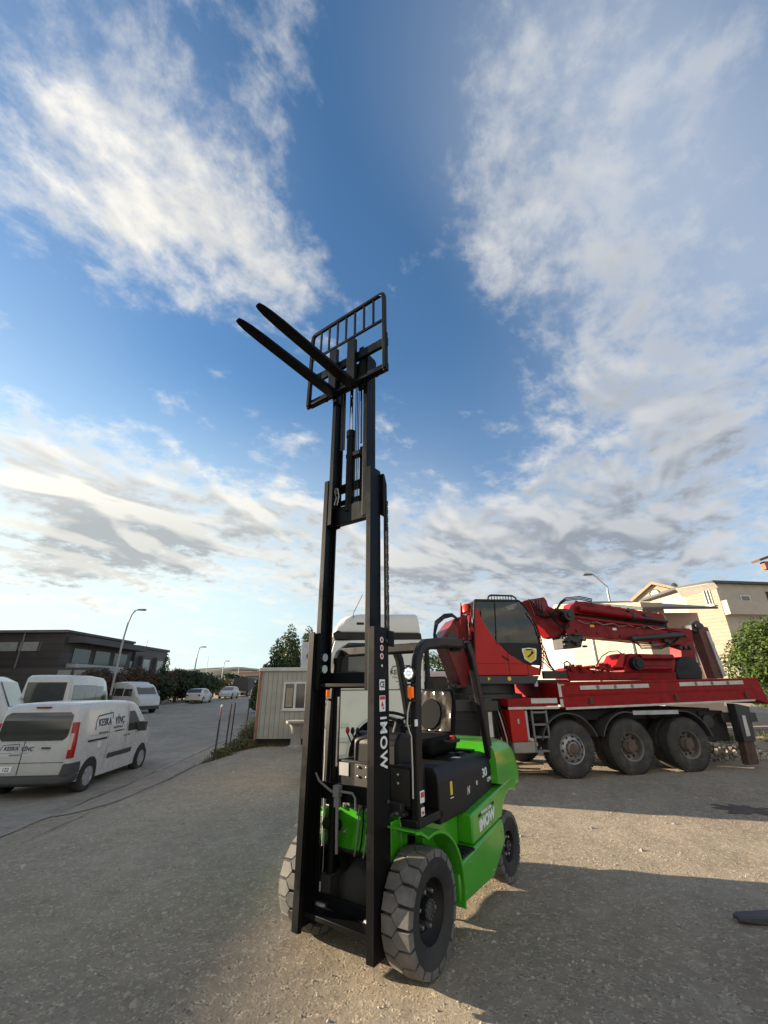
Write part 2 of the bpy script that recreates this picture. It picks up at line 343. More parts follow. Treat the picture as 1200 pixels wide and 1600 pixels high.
def ground_mat(name, c0, c1, stone=.5, bscale=1., fine=60., spec=.25):
    m = bpy.data.materials.new(name); m.use_nodes = True; nt = m.node_tree; N = nt.nodes; L = nt.links; b = N['Principled BSDF']
    b.inputs['Roughness'].default_value = .92; b.inputs['Specular IOR Level'].default_value = spec
    tc = N.new('ShaderNodeTexCoord')
    def nz(sc, det=6, ro=.6):
        n = N.new('ShaderNodeTexNoise'); n.inputs['Scale'].default_value = sc; n.inputs['Detail'].default_value = det; n.inputs['Roughness'].default_value = ro
        L.new(tc.outputs['Object'], n.inputs[0]); return n.outputs['Fac']
    def mr(v, a, b_, c=0., d=1.):
        n = N.new('ShaderNodeMapRange'); L.new(v, n.inputs[0])
        for i, x in zip((1, 2, 3, 4), (a, b_, c, d)): n.inputs[i].default_value = x
        return n.outputs[0]
    def mix(f, a, b_):
        n = N.new('ShaderNodeMix'); n.data_type = 'RGBA'
        for i, x in ((0, f), (6, a), (7, b_)):
            if isinstance(x, (tuple, float)): n.inputs[i].default_value = x
            else: L.new(x, n.inputs[i])
        return n.outputs[2]
    big = mr(nz(.45, 8, .65), .35, .65)
    col = mix(big, c0 + (1,), c1 + (1,))
    med = mr(nz(4, 8, .7), .42, .7, 0, .6)
    col = mix(med, col, tuple(x * .62 for x in c0) + (1,))
    v = N.new('ShaderNodeTexVoronoi'); v.inputs['Scale'].default_value = fine; L.new(tc.outputs['Object'], v.inputs['Vector'])
    sp = mr(nz(14, 5, .7), .47, .62, 0, stone)
    sepc = N.new('ShaderNodeSeparateColor'); L.new(v.outputs['Color'], sepc.inputs[0])
    st = N.new('ShaderNodeValToRGB'); st.color_ramp.elements[0].color = tuple(x * .55 for x in c0) + (1,); st.color_ramp.elements[1].color = tuple(min(1, x * 1.75) for x in c1) + (1,)
    L.new(sepc.outputs[0], st.inputs[0])
    col = mix(sp, col, st.outputs[0])
    mp = N.new('ShaderNodeMapping'); mp.inputs['Rotation'].default_value = (0, 0, .35); L.new(tc.outputs['Object'], mp.inputs[0])
    mp2 = N.new('ShaderNodeMapping'); mp2.inputs['Scale'].default_value = (1.6, .6, 1); L.new(mp.outputs[0], mp2.inputs[0])
    tn = N.new('ShaderNodeTexNoise'); tn.inputs['Scale'].default_value = 1.3; tn.inputs['Detail'].default_value = 7; tn.inputs['Roughness'].default_value = .65; L.new(mp2.outputs[0], tn.inputs[0])
    col = mix(mr(tn.outputs['Fac'], .52, .7, 0, .35), col, tuple(min(1, x * 1.25) for x in c1) + (1,))
    col = mix(mr(tn.outputs['Fac'], .42, .28, 0, .4), col, tuple(x * .6 for x in c0) + (1,))
    oil = mr(nz(.8, 6, .6), .66, .74, 0, .55)
    col = mix(oil, col, tuple(x * .4 for x in c0) + (1,))
    L.new(col, b.inputs['Base Color'])
    # bump: lumps and stones
    h1 = N.new('ShaderNodeMath'); h1.operation = 'MULTIPLY'; L.new(mr(v.outputs['Distance'], 0, .6, 1, 0), h1.inputs[0]); L.new(sp, h1.inputs[1])
    h2 = N.new('ShaderNodeMath'); h2.operation = 'MULTIPLY_ADD'; L.new(nz(9, 10, .75), h2.inputs[0]); h2.inputs[1].default_value = 2.2; L.new(h1.outputs[0], h2.inputs[2])
    bp = N.new('ShaderNodeBump'); bp.inputs['Strength'].default_value = 1.; bp.inputs['Distance'].default_value = .016 * bscale
    L.new(h2.outputs[0], bp.inputs['Height']); L.new(bp.outputs[0], b.inputs['Normal'])
    return m
M_gravel = ground_mat('gravel_yard', (.30, .247, .178), (.41, .345, .255), stone=.85)
M_asph = ground_mat('worn_asphalt', (.27, .245, .20), (.36, .33, .275), stone=.4, bscale=.35, fine=90, spec=.05)
M_pave = ground_mat('pavement_concrete', (.31, .28, .225), (.40, .325, .265), stone=.4, bscale=.5, fine=80, spec=.08)

# ---------------------------------------------------------------- ground
def axis_pts(lo, hi, dense0, dense1, step, g):
    a = [dense0]; s = step
    while a[-1] > lo: s *= g; a.append(a[-1] - s)
    a = a[::-1]; x = dense0
    while x < dense1: x += step; a.append(x)
    s = step
    while a[-1] < hi: s *= g; a.append(a[-1] + s)
    return a
def sheet(name, xs, ys, zf, m, xm=None):
    b = B(); n = len(xs)
    vs = [(xm(x, y) if xm else x, y, 0) for y in ys for x in xs]
    vs = [(v[0], v[1], zf(v[0], v[1])) for v in vs]
    b.add(vs, [(j * n + i, j * n + i + 1, (j + 1) * n + i + 1, (j + 1) * n + i) for j in range(len(ys) - 1) for i in range(n - 1)])
    return struct(b.build(name, m))
sheet('ground', axis_pts(-700, 700, -9, 12, .13, 1.10), axis_pts(-80, 1500, -2, 14, .13, 1.07), gz, M_gravel)
def r_edge(y): return -6.35 - .05 * (y - 11)
def l_edge(y): return -18.9 - .042 * (y - 12)
ys = axis_pts(-40, 420, 8, 24, .5, 1.08)
sheet('road', [0, .03, .1, .25, .5, .75, .97, 1], ys, lambda x, y: max(gz(x, y), road_z(y)) + .012, M_asph,
      lambda t, y: r_edge(y) + (l_edge(y) - r_edge(y)) * t + (.10 * noise.noise(Vector((y * 1.3, 0, 3))) if t == 0 else 0))
sheet('pavement', [0, .2, .4, .6, .8, 1], [y for y in axis_pts(9, 120, 10, 20, .3, 1.12) if y > 8.9], lambda x, y: gz(x, y) + .012, M_pave,
      lambda t, y: r_edge(y) + .02 + t * (1.15 + .12 * noise.noise(Vector((y * .9, 2, 3)))))
sheet('far_pavement', [0, .33, .66, 1], [y for y in axis_pts(0, 250, 10, 30, 1, 1.1)], lambda x, y: road_z(y) + .10, M_pave, lambda t, y: l_edge(y) - .18 - 2.4 * t)
def kerb(name, xf, y0, y1, h, w):
    b = B(); rings = []
    y = y0
    while y < y1:
        x = xf(y); z = road_z(y)
        rings.append([Vector((x, y, z - .1)), Vector((x, y, z + h)), Vector((x - w, y, z + h)), Vector((x - w, y, z - .1))]); y += 1.0 + max(0, y - 20) * .05
    b.loft(rings); return struct(b.build(name, M_conc, bevel=.015))
kerb('kerb', l_edge, 0, 240, .12, .17)
kerb('kerb', lambda y: r_edge(y) + .12, 13.5, 120, .04, .14)

# cracks where the old pavement breaks into the yard
def crack(pts, w, seed):
    r = random.Random(seed); b = B(); P = []
    for a, c in zip(pts, pts[1:]):
        n = max(2, int(math.hypot(c[0] - a[0], c[1] - a[1]) / .12))
        for k in range(n): t = k / n; P.append((a[0] + (c[0] - a[0]) * t + r.gauss(0, .022), a[1] + (c[1] - a[1]) * t + r.gauss(0, .022)))
    vs = []; 
    for i, p in enumerate(P):
        q = P[min(i + 1, len(P) - 1)]; o = P[max(i - 1, 0)]; dx, dy = q[0] - o[0], q[1] - o[1]; L = math.hypot(dx, dy) or 1; h = w * (.2 + r.random()) * .32
        z = max(gz(*p), gz(p[0], p[1])) + .019
        vs += [(p[0] - dy / L * h, p[1] + dx / L * h, z), (p[0] + dy / L * h, p[1] - dx / L * h, z)]
    b.add(vs, [(2 * i, 2 * i + 1, 2 * i + 3, 2 * i + 2) for i in range(len(P) - 1)]); o = struct(b.build('ground_crack', M_crack)); return o
M_crack = mat('dark_crack', (.12, .10, .08), .95, var=.4, vs=8)
crack([(-5.05, 7.0), (-5.15, 8.0), (-5.1, 9.1), (-4.85, 10.4), (-5.3, 12.4), (-5.35, 13.6)], .045, 1)
crack([(-5.15, 9.0), (-4.75, 9.35), (-4.5, 10.1)], .025, 2)
crack([(-6.3, 9.6), (-6.38, 11.5), (-6.42, 13.5)], .03, 3)
crack([(-5.1, 8.2), (-5.9, 8.6), (-6.9, 8.7), (-8.2, 9.3)], .02, 4)
crack([(-6.6, 13.8), (-7.6, 14.3), (-9.0, 14.2), (-11, 15.1)], .03, 5)
crack([(-6.7, 16.5), (-8.6, 17.4), (-12, 17.2)], .03, 6)
# loose stones over the yard: nobody could count them
def stones():
    rnd = random.Random(3); b = B()
    base = [Vector((0, 0, 1)), Vector((1, 0, 0)), Vector((.3, .95, 0)), Vector((-.8, .6, 0)), Vector((-.8, -.6, 0)), Vector((.3, -.95, 0))]
    fs = [(0, 1, 2), (0, 2, 3), (0, 3, 4), (0, 4, 5), (0, 5, 1)]
    for i in range(17000):
        y = 2.2 + 12 * rnd.random() ** 1.7; x = (rnd.random() * 2 - 1) * (y * .95 + 1.2)
        if x < -5.4: continue
        if noise.noise(Vector((x * .7, y * .7, 9))) < -.05 and rnd.random() < .7: continue
        s = .005 + .013 * rnd.random() ** 2.5
        if rnd.random() < .035: s *= 1.6 + 1.8 * rnd.random()
        a = rnd.random() * 6.28; z = gz(x, y); sy = .6 + .5 * rnd.random(); h = .5 + .5 * rnd.random()
        b.add([(x + s * (v.x * math.cos(a) - v.y * sy * math.sin(a)) * (1 + .2 * rnd.random()), y + s * (v.x * math.sin(a) + v.y * sy * math.cos(a)), z - .002 + v.z * s * h) for v in base], fs)
    o = b.build('loose_stones', M_stone, flat=True)
    return tag(o, 'small loose stones scattered over the gravel yard', 'stones', kind='stuff')
M_stone = mat('stone', (.34, .30, .245), .9, var=.45, vs=2.7)
stones()

# ================================================================ FORKLIFT
def arc(cx, cz, r, a0, a1, n):
    return [(cx + r * math.cos(R(a0 + (a1 - a0) * i / n)), cz + r * math.sin(R(a0 + (a1 - a0) * i / n))) for i in range(n + 1)]

def lug_tyre(par, Rr, w, rim, nl, outer):
    """par origin at wheel centre, axle along y; outer=+1/-1 side that faces out"""
    b = B(); h = w / 2; rb = Rr - .024
    b.lathe([(rim - .012, -h * .72), (rim + .01, -h * .9), (rim + .05, -h), (rb - .045, -h * 1.02), (rb - .012, -h * .97), (rb, -h * .84), (rb, h * .84),
             (rb - .012, h * .97), (rb - .045, h * 1.02), (rim + .05, h), (rim + .01, h * .9), (rim - .012, h * .72)], ax='y', n=64, cap=False)
    ty = b.build('tyre', M_rubber, par)
    t = B(); th = 2 * math.pi / nl
    for row in (-1, 1):
        for k in range(nl):
            c = th * (k + (.5 if row > 0 else 0)); g = .43 * th
            poly = [(h * .99, -g), (h * .99, g), (h * .16, g * .98), (-h * .20, 0.0), (h * .16, -g * .98)]
            poly = [(y * row, a + c) for y, a in poly]
            def P(y, a, r): return (r * math.cos(a), y, r * math.sin(a))
            n = len(poly); cy = sum(p[0] for p in poly) / n
            def crown(y): return Rr - .010 * (abs(y) / h) ** 4
            top = [P(cy + (y - cy) * .93, c + (a - c) * .93, crown(y)) for y, a in poly]
            mid = [P(y, a, crown(y) - .006) for y, a in poly]
            bot = [P(y, a, rb - .012) for y, a in poly]
            vs = top + mid + bot
            fs = [tuple(range(n))] + [(i, (i + 1) % n, n + (i + 1) % n, n + i) for i in range(n)] + [(n + i, n + (i + 1) % n, 2 * n + (i + 1) % n, 2 * n + i) for i in range(n)]
            t.add(vs, fs)
            # shoulder of the block running down the sidewall
            ys = h * 1.0 * row; o = [P(ys * .985, c - g, crown(ys) - .006), P(ys * .985, c + g, crown(ys) - .006), P(ys * 1.035, c + g * .9, Rr - .055), P(ys * 1.035, c - g * .9, Rr - .055)]
            q = [P(ys * .9, c - g, rb - .012), P(ys * .9, c + g, rb - .012), P(ys * .96, c + g * .9, Rr - .06), P(ys * .96, c - g * .9, Rr - .06)]
            t.cm = 1; t.add(o + q, [(0, 1, 2, 3), (0, 4, 5, 1), (1, 5, 6, 2), (2, 6, 7, 3), (3, 7, 4, 0)]); t.cm = 0
    t.build('tread', [M_tread, M_rubber], par, ang=20)
    return ty

def fork_wheel(parent, x, y, Rr, w, rim, outer, nl, label=None):
    b = B(); s = outer; h = w / 2
    b.lathe([(rim, -h * .7), (rim, h * .7)], ax='y', n=48, cap=False)
    b.lathe([(rim, s * h * .78), (rim - .012, s * h * .8), (rim - .02, s * h * .55), (rim * .78, s * h * .2), (rim * .72, s * h * .15), (rim * .62, s * h * .22), (rim * .35, s * h * .25), (rim * .3, s * h * .62), (.001, s * h * .66)], ax='y', n=48, cap=False)
    b.lathe([(rim * .9, -s * h * .5), (.001, -s * h * .5)], ax='y', n=24, cap=False)
    wh = b.build('wheel', M_black, parent); wh.location = (x, y, Rr)
    lug_tyre(wh, Rr, w, rim, nl, outer)
    for k in range(6):
        a = R(60 * k + 12); c = Vector((rim * .56 * math.cos(a), s * h * .22, rim * .56 * math.sin(a))); nb = B()
        nb.lathe([(.017, 0), (.017, s * .018), (.012, s * .034), (.001, s * .036)], c, 'y', 6, cap=False); nb.build('wheel_nut', M_steel, wh)
    nb = B(); nb.lathe([(rim * .31, s * h * .60), (rim * .31, s * h * .63), (.001, s * h * .67)], ax='y', n=24, cap=False)
    for k in range(12):
        a = R(30 * k); c = Vector((rim * .27 * math.cos(a), s * h * .63, rim * .27 * math.sin(a)))
        nb.lathe([(.008, 0), (.008, s * .012), (.001, s * .015)], c, 'y', 6, cap=False)
    nb.build('hub_cap', mat('hub_cap_grey', (.10, .10, .10), .4, metal=.5), wh)
    return wh

FK = thing('forklift', 'green and black forklift with its tall mast fully raised, in the middle of the yard', 'forklift', (-.165, 4.105, 0), R(234.923))
def build_forklift(F):
    for s in (1, -1):
        fork_wheel(F, 0, s * .4975, .353, .225, .19, s, 19)
        fork_wheel(F, -1.72, s * .45, .30, .165, .14, s, 19)
    # axle, chassis
    b = B(); b.tube([(0, -.4, .353), (0, -.12, .353), (0, .12, .353), (0, .4, .353)], [.07, .09, .09, .07], 14)
    b.lathe([(.06, -.17), (.15, -.12), (.19, 0), (.15, .12), (.06, .17)], (0, 0, .37), 'x', 20)
    b.box(.02, .2, -.30, -.2, .30, .45); b.box(.02, .2, .2, .30, .30, .45)
    b.build('front_axle', M_dark, F, .01)
    b = B(); b.box(-1.95, -.2, -.36, .36, .24, .80); b.box(-.22, .03, -.30, .30, .55, .80)
    b.box(-1.8, -1.64, -.42, .42, .24, .36)
    b.build('chassis', M_dark, F, .02)
    # green bodywork
    for s in (1, -1):
        b = B()
        y0, y1 = (.36, .575) if s > 0 else (-.575, -.36)
        # upper rear band, overhangs like a box
        b.prism([(-.77, .535), (-.77, .755), (-1.50, .845), (-1.96, .905), (-1.96, .80)] + [(-1.93, .74), (-1.86, .78), (-1.74, .785), (-1.62, .745), (-1.53, .68), (-1.47, .60)], y0, y1)
        b.build('side_panel', M_green, F, .016, 3)
        b = B(); yy0, yy1 = (.36, .60) if s > 0 else (-.60, -.36)
        b.prism([(-.44, .235), (-.44, .42), (-.50, .50), (-.76, .53), (-1.42, .60), (-1.445, .42), (-1.12, .235)], yy0, yy1)
        b.build('step_box', M_green, F, .02, 3)
        st = B(); st.box(-.74, -.50, .44 * s if s > 0 else -.60, .60 if s > 0 else -.44, .515, .53)
        for k in range(5):
            st.box(-.73 + k * .05, -.71 + k * .05, (.45 if s > 0 else -.59), (.59 if s > 0 else -.45), .53, .536)
        st.build('step_plate', M_black, F)
        b = B(); b.prism([(-.16, .60), (-.16, .815), (-.76, .815), (-.76, .53), (-.46, .49)], (.36 if s > 0 else -.44), (.44 if s > 0 else -.36))
        b.build('frame_panel', M_green, F, .01)
        # mudguard: a bent sheet with a lip
        XE = .24 if s > 0 else .12; X2 = XE - .06
        b = B()
        o = [(XE, .862), (X2, .850)] + arc(-.01, .353, .455, 78, 196, 16); i = [(XE, .850), (X2, .838)] + arc(-.01, .353, .443, 78, 196, 16)
        ya, yb = (.375, .625) if s > 0 else (-.625, -.375)
        b.prism(o + i[::-1], ya, yb)
        lip = [(q[0], q[1]) for q in o]; lo = [(XE, .842), (X2, .830)] + arc(-.01, .353, .435, 78, 196, 16)
        b.prism(lip + lo[::-1], (.618 if s > 0 else -.63), (.63 if s > 0 else -.618))
        b.build('mudguard', M_green, F)
        # cowl bolts
    b = B(); b.prism([(-.36, .58), (.36, .58), (.36, .80), (.34, .875), (-.34, .875), (-.36, .80)], -.06, .03, 'x')
    b.prism([(-.12, .60), (.30, .60), (.24, .80), (-.06, .80)], .03, .055, 'x')
    b.box(.03, .15, .335, .35, .60, .86); b.box(.03, .15, -.35, -.335, .60, .86)
    b.build('front_frame', M_green, F, .006)
    for y, z in ((-.27, .83), (-.2, .70), (.12, .84), (.22, .84), (.28, .80), (-.05, .84), (.3, .68), (-.3, .68)):
        B().lathe([(.017, 0), (.017, .014), (.009, .016), (.009, .03), (.001, .032)], (.03, y, z), 'x', 6, cap=False).build('frame_bolt', M_steel, F)
    # seams and bolts of the painted panels
    B().box(-1.205, -1.20, .5745, .5765, .60, .80).build('panel_gap', M_dark, F)
    for x, z, yy in ((-.62, .46, .601), (-1.36, .52, .601), (-.52, .30, .601), (-1.1, .28, .601)):
        b = B(); b.lathe([(.012, 0), (.012, .006), (.001, .008)], (x, yy - .002, z), 'y', 8, cap=False); b.build('panel_bolt', M_steel, F)
    # counterweight
    rings = []
    for z, xr, hw, xf in ((.30, -2.12, .34, -1.98), (.34, -2.18, .36, -1.98), (.66, -2.24, .37, -1.98), (.76, -2.27, .50, -1.93), (.80, -2.30, .56, -1.90), (.88, -2.30, .572, -1.46), (1.0, -2.28, .570, -1.47), (1.10, -2.24, .56, -1.49), (1.18, -2.17, .535, -1.50), (1.225, -2.08, .49, -1.50), (1.245, -1.98, .42, -1.50)):
        ring = []; n = 10; rr = .26
        ring.append(Vector((xf, -hw, z)))
        for k in range(n + 1):
            a = R(-90 - 90 * k / n); ring.append(Vector((xr + rr + rr * math.cos(a), -hw + rr + rr * math.sin(a), z)))
        for k in range(n + 1):
            a = R(180 - 90 * k / n); ring.append(Vector((xr + rr + rr * math.cos(a), hw - rr + rr * math.sin(a), z)))
        ring.append(Vector((xf, hw, z)))
        rings.append(ring)
    B().loft(rings).build('counterweight', M_green, F, .012, 3, ang=50)
    # black bonnet box with chamfered edges
    rg = []
    for z, g in ((.76, 0), (1.03, 0), (1.10, .02), (1.145, .075), (1.155, .12)):
        rg.append([Vector((-.34 - g * .6, -.50 + g, z)), Vector((-1.50, -.50 + g, z)), Vector((-1.50, .50 - g, z)), Vector((-.34 - g * .6, .50 - g, z))])
    bon = B().loft(rg).build('bonnet', M_plastic, F, .02, 3)
    for q in ((-1.22, -1.10, .28, .34, 1.156, 1.175), (-1.42, -1.32, .1, .36, 1.156, 1.18)): B().box(*q).build('latch', M_plastic, bon)
    b = B(); b.box(-.585, -.545, .5005, .502, .93, 1.03); b.build('sticker', M_yellow, bon)
    b = B(); b.box(-.60, -.54, .5005, .502, .905, .912); b.box(-1.0, -.92, .33, .40, 1.156, 1.1585); b.build('sticker', M_white, bon)
    tx = lambda t, x, z, s, y=.502, m=M_white, **k: text_obj(t, s, m, k.pop('par', bon), frame((x, y, z), (-1, 0, .06), (0, 0, 1)), **k)
    tx('30', -1.30, .995, .105, bold=.002, sx=1.15); tx('CPN', -1.40, .925, .05, bold=.001)
    tx('N', -.90, .905, .09, sx=.8, shear=.3); tx('e', -1.10, .945, .08)
    # decal on the green side
    b = B(); b.prism([(-.91, .700), (-1.29, .742), (-1.29, .768), (-.91, .726)], .5752, .5765); b.build('decal_band', M_black, F)
    tx('MANUFACTURER', -1.10, .734, .034, y=.5775, par=F, sx=.93, bold=.001)
    text_obj('iMOW', .115, M_white, F, frame((-1.10, .5770, .655), (-1, 0, .11), (0, 0, 1)), bold=.005, sx=1.12)
    # floor, front panel (cowl) and its plates
    b = B(); b.box(-.40, .02, -.45, .50, .80, .86); b.prism([(-.46, .90), (.50, .90), (.50, 1.16), (.44, 1.20), (-.40, 1.20), (-.46, 1.16)], -.07, -.03, 'x')
    b.box(-.35, -.07, -.44, -.40, .86, 1.18)
    cowl = b.build('front_panel', M_black, F, .008)
    b = B(); b.box(-.03, -.015, -.14, .16, .97, 1.18); b.box(-.03, -.015, .24, .42, .93, 1.18); b.build('bolted_plate', mat('brown_black_panel', (.028, .023, .018), .55), F, .003)
    for y, z in ((-.10, 1.16), (-.01, 1.16), (-.10, 1.09), (-.01, 1.09), (.09, 1.09), (.31, 1.14), (.31, 1.08)):
        B().lathe([(.011, 0), (.011, .008), (.005, .013)], (-.015, y, z), 'x', 8).build('panel_bolt', M_steel, F)
    b = B(); b.box(-.03, -.024, -.33, -.22, 1.08, 1.18); b.build('data_plate', M_silver, F)
    # dash, column, steering wheel
    b = B(); b.prism([(-.08, 1.16), (-.08, 1.36), (-.16, 1.43), (-.36, 1.40), (-.32, 1.2), (-.32, 1.1)], -.22, .26)
    b.prism([(-.06, .90), (-.06, 1.2), (-.30, 1.2), (-.34, .9)], .22, .40)
    b.build('dashboard', M_plastic, F, .03, 3)
    b = B(); c = Vector((-.42, .06, 1.50)); ax = Vector((-.45, 0, .89)).normalized(); u = Vector((0, 1, 0)); w = ax.cross(u)
    ringp = [c + (u * math.cos(k * math.pi / 14) + w * math.sin(k * math.pi / 14)) * .175 for k in range(28)]
    b.tube(ringp, .014, 8, closed=True)
    for a in (90, 210, 330): b.tube([c, c + (u * math.cos(R(a)) + w * math.sin(R(a))) * .175], .011, 6)
    b.lathe([(.045, -.02), (.05, 0), (.03, .02)], c, 'z', 12)
    sw = b.build('steering_wheel', M_plastic, F)
    b = B(); b.tube([c - ax * .02, c - ax * .35], [.035, .05], 10); b.tube([c + Vector((0.02, .02, -.05)), c + Vector((.02, .2, -.03))], .008, 6)
    b.build('steering_column', M_plastic, F)
    for k, y in enumerate((-.30, -.24, -.18)):
        b = B(); b.tube([(-.20, y, 1.18), (-.17, y, 1.30), (-.12, y - .02, 1.40)], .007, 6); lv = b.build('hydraulic_lever', M_chrome, F)
        b = B(); b.lathe([(.008, 0), (.018, .015), (.02, .035), (.012, .055), (.001, .06)], (-.12, y - .02, 1.395), 'z', 10); b.build('knob', M_redst if k == 0 else M_plastic, lv)
    # seat
    b = B()
    rg = []
    for z, x0, x1, hw in ((1.16, -1.22, -.70, .19), (1.20, -1.26, -.66, .235), (1.30, -1.28, -.64, .245), (1.335, -1.24, -.67, .22)):
        rg.append([Vector((x0, -hw, z)), Vector((x1 - .04, -hw, z)), Vector((x1, -hw + .05, z)), Vector((x1, hw - .05, z)), Vector((x1 - .04, hw, z)), Vector((x0, hw, z))])
    b.loft(rg)
    seat = b.build('seat', M_seat, F, .03, 3)
    b = B(); rg = []
    for t in range(9):
        q = t / 8; z = 1.30 + .47 * q; x = -1.20 - .12 * q; hw = .235 - .05 * max(0, q - .6) ** 2 * 6; th = .10 - .03 * q
        ring = [Vector((x + th / 2 * (1 if abs(k) < 3 else .4) * 1, hw * k / 3, z)) for k in range(-3, 4)] + [Vector((x - th / 2, hw * k / 3, z)) for k in range(3, -4, -1)]
        rg.append(ring)
    b.loft(rg); b.build('seat_back', M_seat, F, .02, 3)
    b = B(); rg = []
    for t in range(9):
        q = t / 8; z = 1.36 + .385 * q; x = -1.205 - .115 * q + .052; hw = .215 - .04 * max(0, q - .6) ** 2 * 6
        ring = [Vector((x + .012 * math.sin(k * 2.1 + t), hw * k / 5, z)) for k in range(-5, 6)] + [Vector((x - .02, hw * k / 5, z)) for k in range(5, -6, -1)]
        rg.append(ring)
    b.loft(rg); b.build('seat_film', M_seatf, F)
    b = B(); rg = []
    for t in range(7):
        a = math.pi * t / 6; z = 1.52 - .15 * math.cos(a); hw = .13 * math.sin(a) + .01
        rg.append([Vector((-1.132 - .115 * (z - 1.36) / .385, y * hw - .03, z)) for y in (-1, 1)] + [Vector((-1.165 - .115 * (z - 1.36) / .385, y * hw - .03, z)) for y in (1, -1)])
    b.loft(rg); b.build('seat_pad', M_seat, F, .008)
    b = B(); b.box(-1.15, -1.09, .245, .275, 1.27, 1.33); b.build('belt_buckle', M_redst, F, .004)
    b = B(); b.tube([(-1.2, .29, 1.28), (-1.0, .30, 1.28), (-.86, .30, 1.30)], .016, 8); b.build('armrest', M_plastic, F)
    # overhead guard
    for s in (1, -1):
        y = .475 * s
        b = B(); b.bar([(-.03, y, .80), (-.045, y, 1.30), (-.075, y, 1.90), (-.10, y, 2.02), (-.155, y, 2.11), (-.25, y, 2.165), (-.60, y, 2.21), (-1.05, y, 2.225), (-1.20, y, 2.215)], .065, .085, up=(1, 0, .001))
        b.build('guard_front_leg', M_black, F, .012)
        b = B(); b.bar([(-1.17, y, 2.24), (-1.27, y, 2.1), (-1.42, y, 1.55), (-1.56, y, 1.0), (-1.60, y, .84)], .065, .10, up=(1, 0, .001))
        b.build('guard_rear_leg', M_black, F, .012)
    b = B(); b.bar([(-.20, -.475, 2.135), (-.20, .475, 2.135)], .10, .07); b.box(-.30, -.24, -.45, .45, 2.09, 2.12); b.bar([(-1.18, -.475, 2.22), (-1.18, .475, 2.22)], .09, .045)
    for k in range(7):
        y = -.36 + k * .12; b.bar([(-.2, y, 2.14), (-.6, y, 2.19), (-1.18, y, 2.22)], .03, .06)
    b.build('guard_roof_bars', M_black, F, .006)
    b = B(); b.lathe([(.001, .05), (.06, .045), (.065, .03), (.065, 0), (.001, 0)], (-1.12, .36, 2.155), 'z', 20, cap=False); b.build('beacon', M_plastic, F)
    b = B(); b.box(-.02, .02, .505, .512, 1.55, 1.5); b.box(-.085, -.02, .508, .5095, .965, 1.045); b.box(-.08, -.03, .508, .5095, .88, .935); b.build('sticker', M_white, F)
    b = B(); b.box(-.078, -.03, .510, .511, 1.0, 1.035); b.box(-.07, -.04, .510, .511, .89, .91); b.build('sticker', M_redst, F)
    # work lights, amber lamps and cable loops
    for s in (1, -1):
        c = Vector((.035, .475 * s, 1.905))
        b = B(); b.lathe([(.001, -.045), (.035, -.04), (.056, -.015), (.059, .012), (.052, .014)], c, 'x', 28, cap=False)
        b.box(-.04, .0, c.y - .012, c.y + .012, 1.84, 1.87); b.box(c.x - .03, c.x, c.y - .02, c.y + .02, 1.835, 1.86)
        wl = b.build('work_light', M_black, F)
        b = B(); b.lathe([(.053, .006), (.045, .010), (.001, .010)], c, 'x', 28, cap=False); b.build('reflector', mat('lamp_reflector', (.95, .96, .97), .2, .0, bump=.4, bs=60), wl)
        b = B()
        for k in range(9):
            a = R(45 * k); r = .033 if k < 8 else 0
            b.lathe([(.011, .010), (.011, .014), (.001, .017)], c + Vector((0, r * math.cos(a), r * math.sin(a))), 'x', 10, cap=False)
        b.build('bulb', glow('lamp_lens', (.9, .95, 1.), .35), wl)
        b = B(); b.box(0, .035, .475 * s - .024, .475 * s + .024, 1.71, 1.80); am = b.build('indicator_lamp', M_orange, F, .008, 3)
        b = B(); b.box(-.02, .035, .475 * s - .028, .475 * s + .028, 1.685, 1.70); b.box(-.02, .035, .475 * s - .028, .475 * s + .028, 1.81, 1.822); b.build('lamp_mount', M_black, am)
        yy = (.475 - .005) * s
        b = B(); b.tube([(.01, yy - .01, 1.69), (.035, yy - .02, 1.60), (.045, yy - .02, 1.52), (.03, yy - .01, 1.46), (.02, yy, 1.43), (.015, yy, 1.2), (.02, yy, 1.0)], .0065, 6)
        b.build('lamp_cable', mat('pale_cable', (.5, .49, .46), .5), F)
    # mirror / horn on the right side
    b = B(); b.box(-.12, -.04, -.56, -.50, .95, 1.1); b.build('horn', M_black, F, .01)

    # ---------------- mast: three nested frames
    def chan(b, y, sgn, x0, x1, z0, z1, fl, t=.016):
        """C rail open towards the middle; y = outer face, sgn = side"""
        a = y * sgn; i1 = (y - t) * sgn; i2 = (y - fl) * sgn
        b.prism([(x0, a), (x1, a), (x1, i2), (x1 - t * 1.3, i2), (x1 - t * 1.3, i1), (x0 + t * 1.3, i1), (x0 + t * 1.3, i2), (x0, i2)], z0, z1, 'z')
    b = B()
    for s in (1, -1):
        chan(b, .371, s, .21, .385, .146, 2.23, .062)
        b.prism([(.386, .311 * s), (.403, .311 * s), (.403, .378 * s), (.20, .378 * s), (.20, .372 * s), (.386, .372 * s)], .15, 2.27, 'z')
        b.box(.13, .21, (.30 if s > 0 else -.378), (.378 if s > 0 else -.30), .30, .62)
        b.box(.12, .215, (.365 if s > 0 else -.385), (.385 if s > 0 else -.365), 2.12, 2.25)
    b.box(.195, .215, -.36, .36, .95, 1.07); b.box(.195, .215, -.36, .36, .20, .34); b.box(.195, .215, -.36, .36, 2.0, 2.1) if 0 else None
    b.box(.19, .36, -.31, .31, .24, .27)
    om = b.build('outer_mast', M_mast, F, .004)
    b = B()
    for s in (1, -1):
        chan(b, .311, s, .215, .375, 1.778, 3.832, .056)
